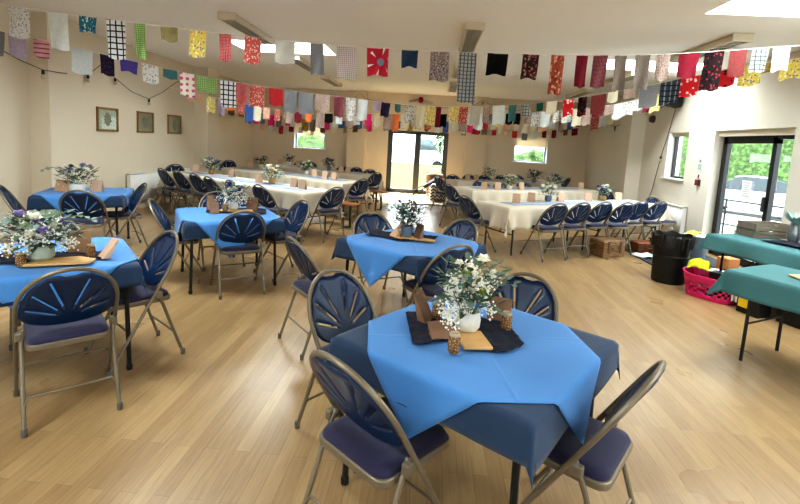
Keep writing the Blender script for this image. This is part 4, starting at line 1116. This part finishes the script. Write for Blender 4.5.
# patterned pouffe, leaning folded frame by the far doors
pf = thing('pouffe', 'black and white chevron pouffe by the far doors', 'pouffe', (.30, 13.45, 0), R(8))
MB().box((0, 0, .23), (.62, .5, .44)).build('body', CHEV, pf, bevel=.05)
MB().tube([(-.31, -.25, .44), (.31, -.25, .44), (.31, .25, .44), (-.31, .25, .44)], .012, 6, closed=True).build('piping', BLACKP, pf)
hp = thing('picnic_basket', 'round woven basket on the floor behind the pouffe', 'basket', (.12, 14.05, 0))
MB().lathe([(.2, 0), (.26, .3), (.27, .66), (.25, .7), (.22, .66)], 18).build('body', WICKER, hp); MB().tube([(-.26, 0, .68), (-.16, 0, .86), (.16, 0, .86), (.26, 0, .68)], .012, 6).build('handle', WICKER, hp)
fk = thing('folded_trestle', 'folded dark trestle leaning by the far doors', 'trestle', (-.15, 12.75, 0), R(20))
MB().tube([(-.62, 0, .015), (.5, 0, .68), (.5, .38, .68), (-.62, .38, .015)], .014, 6, closed=True).build('frame', BLACKM, fk)
MB().tube([(-.05, 0, .35), (-.3, 0, .012), (-.3, .38, .012), (-.05, .38, .35)], .012, 6).build('leg', BLACKM, fk)
MB().add([(.02, .02, .40), (.5, .02, .685), (.5, .36, .685), (.02, .36, .40)], [(0, 1, 2, 3)]).build('panel', plain('dark_patterned_cloth', '#2d2a3a', .9, var=.4, scale=30), fk, solid=.02)
fl2 = thing('loose_tube', 'thin grey metal tube lying on the floor by the pouffe', 'tube', (.05, 12.1, .014), R(3))
MB().tube([(-.5, 0, 0), (.95, 0, 0)], .013, 8).build('tube', TIN, fl2)

# ------------------------------------------------------------------ wall fixtures
def radiator(c, rz, L, Hh, label):
    t = thing('radiator', label, 'radiator', c, rz)
    def fn(u, v): return ((u - .5) * L, -.05 - .006 * math.cos(u * L / .04 * PI), (v) * (Hh - .04) + .02)
    MB().grid(fn, int(L / .02), 2).build('front_panel', WHITE, t, solid=.004)
    MB().box((0, -.025, Hh / 2), (L - .04, .02, Hh - .06)).build('back_panel', WHITE, t, smooth=0)
    MB().box((0, -.03, Hh - .008), (L, .075, .016)).build('top_grille', WHITE, t, smooth=0)
    for sx in (-1, 1): MB().box((sx * (L / 2 - .006), -.03, Hh / 2), (.012, .07, Hh)).build('side_panel', WHITE, t, smooth=0)
    MB().tube([(L / 2 - .03, -.03, 0), (L / 2 - .03, -.03, -.14)], .01, 6).build('pipe', TIN, t)
    MB().lathe([(.018, 0), (.02, .05), (.012, .07)], 10, (L / 2 + .02, -.03, .02)).build('valve', WHITE, t)
radiator((XL + .035, 9.5, .13), R(90), 2.2, .58, 'white panel radiator on the left wall below the pictures')
radiator((XR - .035, 9.18, .14), R(-90), .86, .58, 'white panel radiator on the right wall beside the row of chairs')
PRINT = plain('sage_map_print', '#b9bda6', .6, var=.35, scale=14)
PRINT2 = plain('parchment_print', '#bdb59b', .6, var=.12, scale=18)
for i, (yc, zc, lab) in enumerate([(7.93, 1.70, 'oak framed picture nearest the camera, greenest of the three'), (9.02, 1.70, 'oak framed parchment print, middle of the three'), (10.07, 1.70, 'oak framed parchment print nearest the back wall')]):
    t = thing('picture', lab, 'picture', (XL + .004, yc, zc), R(90), 'framed prints on the left wall')
    w_, h_ = .50, .38
    mb = MB()
    for a, b in (((-w_ / 2, -h_ / 2), (w_ / 2, -h_ / 2)), ((-w_ / 2, h_ / 2), (w_ / 2, h_ / 2))): mb.box(((a[0] + b[0]) / 2, -.012, a[1]), (w_ + .04, .024, .035))
    for sx in (-1, 1): mb.box((sx * w_ / 2, -.012, 0), (.035, .024, h_))
    mb.build('frame', OAK, t, smooth=0)
    MB().box((0, -.006, 0), (w_ - .02, .006, h_ - .02)).build('print', PRINT if i == 0 else PRINT2, t, smooth=0)
    d = MB(); r = random.Random(i); m = 26
    ol = [((.05 + .035 * r.random()) * math.cos(2 * PI * j / m) * (1.0 + .5 * (j % 2)), (.09 + .05 * r.random()) * math.sin(2 * PI * j / m)) for j in range(m)]
    d.add([(x, -.0102, z) for x, z in ol] + [(0, -.0102, 0)], [(j, (j + 1) % m, m) for j in range(m)])
    d.build('drawing', plain('grey_ink', '#85836f' if i == 0 else '#9a947c', .8), t, smooth=0)
    MB().box((0, -.0095, 0), (w_ - .03, .001, h_ - .03)).build('glazing', GLASS, t, smooth=0)
def wallbox(name, u, v, s, mat, label, cat, parts=None):
    p = atX(u, v, XR - s[0] / 2 + .003); t = thing(name, label, cat, p)
    MB().box((0, 0, 0), s).build('plate', mat, t, smooth=0, bevel=.004)
    for (nm, c, s2, m) in (parts or []): MB().box((-s[0] / 2 - .002 + c[0], c[1], c[2]), s2).build(nm, m, t, smooth=0)
wallbox('fire_notice', 700.3, 165, (.012, .14, .24), plain('pale_green_notice', '#c9d3c6', .6), 'pale green notice on the right wall between window and door', 'sign',
        [('picture', (0, .0, .07), (.004, .05, .05), plain('sign_grey', '#6b756d', .7)), ('text_line', (0, 0, .0), (.004, .1, .015), plain('sign_grey', '#6b756d', .7)), ('text_line', (0, 0, -.035), (.004, .1, .015), plain('sign_grey', '#6b756d', .7)), ('text_line', (0, 0, -.07), (.004, .1, .015), plain('sign_grey', '#6b756d', .7))])
wallbox('call_point_sign', 699, 175.3, (.012, .08, .11), WHITE, 'red and white fire call point sign below the green notice', 'sign', [('symbol', (0, -.0, -.015), (.004, .05, .06), REDP)])
wallbox('fire_call_point', 697.5, 182.5, (.05, .10, .10), DARKRED, 'dark red fire alarm call point on the right wall', 'alarm', [('button', (0, 0, 0), (.006, .05, .05), REDP)])
p = atX(651, 119, XR - .06); t = thing('alarm_sounder', 'dark red round alarm sounder high on the right wall', 'alarm', p)
o = MB().lathe([(.075, 0), (.08, .03), (.07, .07), (.04, .085), (.001, .088)], 18).build('dome', DARKRED, t); o.rotation_euler = (0, R(-90), 0); o.location = (.055, 0, 0)
o = MB().lathe([(.085, 0), (.085, .02), (.001, .021)], 18).build('base', DARKRED, t); o.rotation_euler = (0, R(-90), 0); o.location = (.06, 0, 0)
p = atX(675, 98, XR - .14); t = thing('loudspeaker', 'black wall loudspeaker high on the right wall behind the bunting', 'loudspeaker', p)
MB().box((0, 0, 0), (.22, .24, .34), Matrix.Rotation(R(10), 3, 'Y')).build('cabinet', BLACKP, t, smooth=0, bevel=.02); MB().box((-.115, 0, .02), (.01, .2, .3), Matrix.Rotation(R(10), 3, 'Y')).build('grille', plain('grey_mesh', '#3a3d42', .7), t, smooth=0)
MB().box((.12, 0, .02), (.06, .06, .06)).build('bracket', BLACKM, t, smooth=0)
# notice taped on the right door glass
p = atX(746, 190, PDOOR - .02); o = MB().box((0, 0, 0), (.003, .20, .29)).build('paper_notice', PAPER, None, p, 0, smooth=0); tag(o, 'white paper notice taped to the right door glass', 'notice')
for j in range(7): MB().box((-.003, .0, .11 - .034 * j), (.001, .15 - .03 * (j % 3), .01)).build('text_line', plain('notice_print', '#9aa0a4', .8), o, smooth=0)

def strip_light(x, y0, y1, label):
    L = y1 - y0; t = thing('ceiling_light', label, 'ceiling light', (x, (y0 + y1) / 2, H), 0, 'strip lights on the ceiling')
    MB().box((0, 0, -.03), (.19, L, .06), taper=1.0).build('housing', FIXT, t, smooth=0, bevel=.008)
    for sy in (-1, 1): MB().box((0, sy * (L / 2 + .012), -.045), (.24, .024, .09)).build('end_cap', FIXT, t, smooth=0, bevel=.006)
    mb = MB()
    for sx in (-1, 0, 1): mb.box((sx * .085, 0, -.072), (.008, L - .02, .03))
    n = int(L / .09)
    for i in range(n + 1): mb.box((0, -L / 2 + .02 + (L - .04) * i / n, -.072), (.17, .006, .026))
    mb.build('louvre', LOUVRE, t, smooth=0)
    for sx in (-1, 1): MB().box((sx * .10, 0, -.05), (.012, L, .075)).build('side_rail', FIXT, t, smooth=0)
for col_x, nm in ((-2.7, 'left'), (.42, 'centre'), (3.56, 'right')):
    for (y0, y1, w_) in ((5.95, 7.4, 'nearest the camera'), (8.75, 10.2, 'middle one'), (11.4, 12.85, 'furthest from the camera')):
        strip_light(col_x, y0, y1, 'louvred strip light on the ceiling, %s column, %s' % (nm, w_))

# ------------------------------------------------------------------ bunting
FAB = {
 'blue sprig': ('floral', ('#d7d8dc', '#6b708c', '#eceae6'), 45), 'pale voile': ('noise', ('#cfd6d8', '#dfe4e3'), 12), 'teal leaf': ('floral', ('#2f6f86', '#0f3f57', '#d9e3e2'), 30),
 'white and black check': ('check', ('#d6d9dc', '#2c2d33'), 15), 'green spot': ('dots', ('#6d8f4c', '#b4c696'), 42), 'olive': ('noise', ('#7e7650', '#8f875f'), 20),
 'yellow print': ('floral', ('#d0b95c', '#5f6b80', '#e6dba4'), 30), 'red and white spot': ('dots', ('#a31f29', '#dcbcb8'), 60), 'coral floral': ('floral', ('#b2564f', '#e3c2b6'), 40),
 'sheer white': ('noise', ('#b4b1a9', '#c0bdb5'), 10), 'grey': ('noise', ('#77777a', '#85858a'), 60), 'white and red grid': ('check', ('#cfc8c2', '#a9747a', '#8f8f95'), 45),
 'big red flower': ('noise', ('#b2273c', '#c22f44'), 5), 'navy': ('noise', ('#1b2233', '#232b40'), 30), 'mauve floral': ('floral', ('#8d7f80', '#4d444e', '#c7bcb6'), 42),
 'grey tartan': ('check', ('#a0a5a6', '#31383f', '#596067'), 24), 'black': ('noise', ('#0d0c0d', '#151415'), 30), 'dark red floral': ('floral', ('#3a2024', '#8e2b2f', '#a0907c'), 28),
 'rust floral': ('floral', ('#9a4a3a', '#7c3128', '#c9a58c'), 22), 'maroon': ('noise', ('#6d1f2e', '#7c2636'), 40), 'maroon spot': ('dots', ('#6f2030', '#b08a90'), 70),
 'taupe': ('noise', ('#776c64', '#857a70'), 40), 'beige floral': ('floral', ('#a08b82', '#7b5f5e', '#c4b4a8'), 50), 'crimson': ('noise', ('#77182a', '#822233'), 20),
 'black rose': ('floral', ('#241618', '#7d2a33', '#0f0b0c'), 24), 'brick': ('noise', ('#6b302f', '#743836'), 30), 'grey check': ('check', ('#a3a49f', '#4c4f52'), 22),
 'pink stripe': ('stripe', ('#d8a0a8', '#6d3a4c'), 18), 'iridescent': ('noise', ('#d8d0d8', '#b9d0d2'), 30), 'aubergine': ('floral', ('#2b2038', '#4b3d58'), 40),
 'violet': ('noise', ('#554a9d', '#6157aa'), 30), 'white print': ('floral', ('#d9d9d6', '#8b8d90'), 30), 'teal': ('noise', ('#4d8f99', '#5a9ba3'), 30),
 'pink circles': ('dots', ('#e7e0d4', '#c9538a'), 13), 'red': ('noise', ('#a52a30', '#b3383c'), 30), 'bright pink': ('noise', ('#d42b74', '#de3a80'), 30),
 'lilac': ('noise', ('#a99bb5', '#b7aac1'), 30), 'mono leaf': ('floral', ('#cfcdc8', '#55555c'), 35), 'yellow floral': ('floral', ('#d8cb83', '#a98f4a', '#f0e8c0'), 25),
 'red poppy': ('floral', ('#c3262c', '#f0d9d4'), 18), 'red and black': ('floral', ('#b3242a', '#2c1718'), 18), 'gold': ('noise', ('#6d5a2c', '#b39a55'), 20), 'dark tartan': ('check', ('#39404a', '#878f96', '#1f242c'), 14),
 'blue': ('noise', ('#3a5a9a', '#4a68a6'), 30), 'orange': ('noise', ('#d0703c', '#dc7d48'), 30), 'cream': ('noise', ('#d6cdb4', '#e0d8c2'), 20), 'dark green': ('noise', ('#1f4a3d', '#2a5848'), 30), 'brown': ('noise', ('#6a4c3c', '#775848'), 30), 'peach': ('noise', ('#d8a890', '#e0b4a0'), 30),
}
def fab(n): p = FAB[n]; return fabric(n.replace(' ', '_') + '_cotton', p[0], p[1], p[2])
def bunting(line, flags, label, cordr=.004, seed=0, hook=None):
    """line: world points of the cord; flags: (arc u-pixel, width m, height m, fabric)"""
    o0 = line[0]; t = thing('bunting', label, 'bunting', o0)
    MB().tube([p - o0 for p in line], cordr, 5).build('cord', STRINGM, t)
    r = random.Random(seed)
    for (p, tan, w_, h_, nm) in flags:
        rz = math.atan2(tan.y, tan.x) + r.uniform(-.18, .18); sl = math.atan2(tan.z, math.hypot(tan.x, tan.y)); ph = r.random() * 9; tw = r.uniform(-.06, .06)
        nx, ny = (6, 7) if w_ > .12 and h_ * 465 / max(1, p.y) > 10 else (2, 3)
        skew = r.uniform(-.04, .04); narrow = r.uniform(.9, 1.04)
        def fn(u, v):
            x = (u - .5) * w_ * (1 + (narrow - 1) * v) + skew * v * h_; z = -v * h_ + (u - .5) * w_ * math.tan(sl) + .012 * math.sin(u * 7 + ph) * (1 if v > .9 else 0)
            if nm == 'grey tartan' and h_ > .4 and v > .6: x += .03 * (v - .6); z -= (.5 - u) * -.10 * (v - .6)
            y = .018 * math.sin(u * 6 + ph + v * 2) * (.2 + v) + tw * v * h_
            return (x, y, z)
        f = MB().grid(fn, nx, ny).build('flag', fab(nm), t, p - o0, rz, smooth=1.5); f['label'] = nm + ' fabric flag'
        if nm == 'big red flower':
            mb = MB(); c = Vector((w_ * .18, 0, -h_ * .52))
            for k in range(6):
                a = k * PI / 3 + .3; q = c + Vector((math.cos(a), 0, math.sin(a))) * w_ * .62
                mb.add([q + Vector((math.cos(a + PI / 2), 0, math.sin(a + PI / 2))) * w_ * .06, q - Vector((math.cos(a + PI / 2), 0, math.sin(a + PI / 2))) * w_ * .06, c + Vector((math.cos(a), 0, math.sin(a))) * w_ * .3], [(0, 1, 2)])
            # keep only the petals gaps lying on the cloth
            vs = [Vector((max(-w_ / 2, min(w_ / 2, q.x)), -.025, max(-h_, min(0, q.z)))) for q in map(Vector, mb.v)]; mb.v = [tuple(q) for q in vs]
            mb.build('petal_gap', PAPER, f, smooth=0)
            d = MB(); d.add([(c.x + math.cos(k * PI / 6) * w_ * .17, -.027, c.z + math.sin(k * PI / 6) * w_ * .17) for k in range(12)], [tuple(range(12))]); d.build('flower_centre', plain('grey_flower_centre', '#7f8394', .9), f, smooth=0)
    return t
class Line:
    def __init__(self, pix):              # pix: (u, v, depthY)
        self.k = pix
    def at(self, u):
        k = self.k
        for a, b in zip(k[:-1], k[1:]):
            if u <= b[0] or b is k[-1]:
                s = (u - a[0]) / (b[0] - a[0]); break
        i = k.index(a); p0 = k[max(0, i - 1)]; p3 = k[min(len(k) - 1, i + 2)]
        def cr(j):
            m1 = (b[j] - p0[j]) / max(1e-6, b[0] - p0[0]) * (b[0] - a[0]); m2 = (p3[j] - a[j]) / max(1e-6, p3[0] - a[0]) * (b[0] - a[0])
            return (2 * s ** 3 - 3 * s ** 2 + 1) * a[j] + (s ** 3 - 2 * s ** 2 + s) * m1 + (-2 * s ** 3 + 3 * s ** 2) * b[j] + (s ** 3 - s ** 2) * m2
        return atY(u, cr(1), cr(2))
    def pts(self, n=70):
        a, b = self.k[0][0], self.k[-1][0]; return [self.at(a + (b - a) * i / n) for i in range(n + 1)]
    def flags(self, lst):
        out = []
        for (u, w_, h_, nm) in lst:
            p = self.at(u); tan = (self.at(u + 4) - self.at(u - 4)).normalized(); sc = p.y / F_PX
            out.append((p, tan, w_ * sc / max(.85, math.hypot(tan.x, 0.0)) * 1.0, h_ * sc, nm))
        return out
S1 = Line([(-28, 1, 5.4), (0, 5, 5.4), (130, 22, 5.4), (265, 38.5, 5.4), (360, 47, 5.4), (450, 52, 5.4), (600, 55.5, 5.4), (690, 53, 5.4), (800, 45.5, 5.4), (866, 42, 5.4)])
bunting(S1.pts(), S1.flags([(18, 26, 30, 'blue sprig'), (58, 22, 36, 'pale voile'), (88, 17, 15, 'teal leaf'), (115, 19, 38, 'white and black check'), (140, 13, 34, 'green spot'), (169, 18, 14, 'olive'), (198, 18, 26, 'yellow print'),
    (225, 14, 26, 'red and white spot'), (253, 16, 26, 'coral floral'), (285, 20, 22, 'sheer white'), (317, 14, 29, 'grey'), (347, 19, 32, 'white and red grid'), (378, 22, 26, 'big red flower'), (410, 16, 16, 'navy'), (440, 18, 28, 'mauve floral'),
    (468, 17, 48, 'grey tartan'), (498, 20, 20, 'black'), (531, 16, 23, 'dark red floral'), (558, 13, 37, 'rust floral'), (582.5, 11, 30, 'maroon'), (601, 13, 30, 'maroon spot'), (621, 11, 33, 'taupe'), (643, 14, 32, 'taupe'), (664, 13, 24, 'beige floral'), (690, 18, 23, 'crimson'),
    (715, 16, 36, 'black rose'), (739, 15, 25, 'brick'), (761, 14, 22, 'grey check'), (782, 14, 22, 'sheer white'), (825, 15, 26, 'coral floral')]),
    'nearest string of fabric bunting across the hall with largest flags', seed=1)
S2 = Line([(-17, 27, 5.6), (0, 31, 5.6), (37, 39, 5.7), (107, 55, 5.9), (200, 76, 6.3), (280, 89, 6.9), (350, 98, 7.5), (430, 106.5, 7.9), (520, 104.5, 7.7), (570, 99, 7.4), (640, 87, 7.0), (700, 75, 6.6), (745, 66, 6.3), (800, 58, 6.1), (822, 54, 6.05)])
bunting(S2.pts(), S2.flags([(0, 8, 25, 'grey'), (17, 15, 23, 'lilac'), (41, 14, 18, 'pink stripe'), (82, 18, 25, 'iridescent'), (107, 13, 20, 'aubergine'), (129, 15, 12, 'violet'), (150, 14, 18, 'white print'), (170, 12, 9, 'teal'), (187, 12, 23, 'pink circles'), (207, 16, 15, 'green spot'),
    (228, 13, 26, 'white and black check'), (242, 10, 20, 'red and white spot'), (257, 13, 21, 'coral floral'), (276, 12, 17, 'red'), (291, 12, 22, 'grey'), (306, 13, 21, 'grey'), (323, 13, 16, 'beige floral'), (339, 9, 20, 'maroon spot'), (351, 9, 22, 'white print'), (363, 9, 20, 'pale voile'),
    (377, 7, 9, 'lilac'), (386, 9, 14, 'aubergine'), (398, 6, 8, 'teal'), (410, 10, 17, 'mono leaf'), (421, 8, 20, 'cream'), (430, 10, 18, 'yellow floral'), (439, 5, 20, 'maroon'), (454, 11, 14, 'yellow floral'), (464, 8, 16, 'coral floral'), (476, 10, 18, 'sheer white'), (487, 7, 16, 'beige floral'),
    (499, 11, 18, 'pale voile'), (513, 7, 16, 'teal'), (526, 8, 12, 'grey check'), (540, 6, 8, 'dark green'), (552, 9, 12, 'cream'), (569, 9, 16, 'red poppy'), (583, 7, 18, 'black rose'), (599, 12, 18, 'brick'), (613, 8, 10, 'cream'), (630, 9, 9, 'beige floral'), (649, 13, 21, 'grey'),
    (671, 15, 21, 'dark tartan'), (689, 14, 18, 'red poppy'), (707, 12, 15, 'red and white spot'), (727, 13, 16, 'red and black'), (750, 15, 19, 'yellow print'), (770, 11, 9, 'gold'), (793, 16, 18, 'yellow print')]),
    'second string of fabric bunting sagging behind the nearest one', seed=2)
def auto(L_, u0, u1, step, w_, h_, seed, names):
    r = random.Random(seed); out = []; u = u0
    while u < u1:
        out.append((u, w_ * r.uniform(.75, 1.2), h_ * r.uniform(.65, 1.3), r.choice(names))); u += step * r.uniform(.85, 1.25)
    return L_.flags(out)
LIGHTN = ['white print', 'pale voile', 'cream', 'lilac', 'sheer white', 'bright pink', 'black', 'yellow floral', 'maroon', 'coral floral', 'beige floral', 'blue', 'peach', 'pale voile', 'grey', 'white print', 'cream', 'peach', 'mono leaf', 'beige floral', 'orange']
MIDN = ['gold', 'peach', 'red', 'taupe', 'cream', 'white print', 'cream', 'brown', 'coral floral', 'blue', 'beige floral', 'grey', 'pale voile', 'yellow floral', 'bright pink']
FARN = ['brown', 'cream', 'taupe', 'red', 'pale voile', 'peach', 'cream', 'maroon', 'grey', 'beige floral']
S3 = Line([(165, 86, 9.6), (230, 101, 9.6), (300, 112, 9.7), (360, 113.5, 9.9), (440, 114, 10.0), (520, 113, 9.9), (590, 108, 9.6), (640, 99, 9.4), (690, 86, 9.2)])
bunting(S3.pts(), auto(S3, 190, 672, 9.3, 7.6, 13.5, 4, LIGHTN), 'third string of fabric bunting with small mixed flags', seed=3)
S4 = Line([(195, 101, 11.7), (260, 113, 11.8), (320, 120, 12.0), (400, 121, 12.2), (480, 122, 12.2), (560, 121, 12.0), (620, 113, 11.8), (655, 103, 11.7)])
bunting(S4.pts(), auto(S4, 205, 640, 8.0, 6.2, 9.5, 9, MIDN), 'fourth string of fabric bunting near the back wall', seed=4)
S5 = Line([(240, 118, 13.9), (285, 126, 14.0), (330, 127.5, 14.1), (400, 121, 14.1), (470, 128, 14.1), (520, 131, 14.1), (570, 129, 13.9), (592, 125, 13.8)])
bunting(S5.pts(), auto(S5, 262, 585, 9.5, 4.6, 7, 12, FARN), 'furthest string of tiny bunting along the back wall', seed=5)
# red rosette with leaves over the far doors
p = atY(421, 100, YB + .03); t = thing('rosette', 'red flower rosette with leaves pinned above the far doors', 'rosette', p)
mb = MB()
for k in range(24): a = k * 2.4; mb.leaf((0, -.04, 0), (math.cos(a), -.4 - .1 * (k % 3), math.sin(a)), .11, .09)
mb.build('petals', fab('red'), t)
mb = MB()
for k in range(14): a = R(-25) - k * .02; sg = 1 if k % 2 else -1; q = .1 + .035 * (k // 2); mb.leaf((sg * q, -.03, -.28 * q), (sg * .6, -.2, .5 - (k % 4) * .3), .10, .05)
mb.build('leaves', fab('dark green'), t)

# festoon cable with bulbs
def festoon(pts, bulbs, label):
    o0 = pts[0]; t = thing('festoon_lights', label, 'string lights', o0)
    MB().tube([p - o0 for p in pts], .006, 5).build('cable', CORD, t)
    for p in bulbs:
        q = p - o0
        s = MB().lathe([(.014, .0), (.02, -.02), (.02, -.06), (.001, -.06)], 10, q).build('bulb_holder', CORD, t)
        MB().lathe([(.012, -.055), (.026, -.085), (.024, -.11), (.001, -.125)], 10, q).build('bulb', plain('clear_bulb', '#b9ae95', .1, var=.05), t)
WLX = XL + .05
def wl(u, v): return atX(u, v, WLX)
WPX = XL + .37
festoon([wl(-8, 46), wl(3, 51), atX(22, 61, WPX), atX(43, 70, WPX), atX(62, 73, WPX), wl(88, 75), wl(103, 63), wl(115, 78), wl(132, 92), wl(149, 99), wl(163, 92), wl(178, 81), wl(188, 93), wl(199, 102), wl(210, 108), wl(220, 112), wl(235, 106), atY(262, 100, 14.5)],
        [atX(43, 70, WPX), wl(88, 75), wl(115, 78), wl(149, 99), wl(199, 102), wl(220, 112)], 'black festoon cable with bulbs looped along the left wall')
WB = YB - .24
festoon([atY(345, 101, WB), atY(353, 99.5, WB), atY(360, 93.5, WB), atY(366, 99, WB), atY(400, 105, WB), atY(440, 108, WB), atY(470, 107, WB), atY(483, 100.5, WB), atY(494, 107, WB), atY(530, 112, WB), atY(570, 113, WB)],
        [atY(483, 102, WB), atY(400, 105, WB)], 'black festoon cable hooked above the far doors')
WRX = XR - .04
def wr(u, v): return atX(u, v, WRX)
festoon([wr(592, 112), wr(602, 122), wr(615, 126.5), wr(631, 121.5), wr(650, 113), wr(668, 104), wr(676, 107), wr(668, 135), wr(661, 156), wr(652, 190), wr(645, 207), wr(642, 222)],
        [wr(602, 122), wr(615, 126.5), wr(661, 156)], 'black festoon cable hanging down the right wall from the loudspeaker')

# ------------------------------------------------------------------ look
scn.view_settings.view_transform = 'Standard'
scn.view_settings.exposure = 0.47
scn.view_settings.look = 'Medium High Contrast'
try:
    scn.cycles.use_denoising = True; scn.cycles.denoiser = 'OPENIMAGEDENOISE'
    scn.cycles.max_bounces = 10; scn.cycles.diffuse_bounces = 7; scn.cycles.transparent_max_bounces = 12
    scn.cycles.caustics_reflective = False; scn.cycles.caustics_refractive = False; scn.cycles.sample_clamp_indirect = 6
except Exception: pass
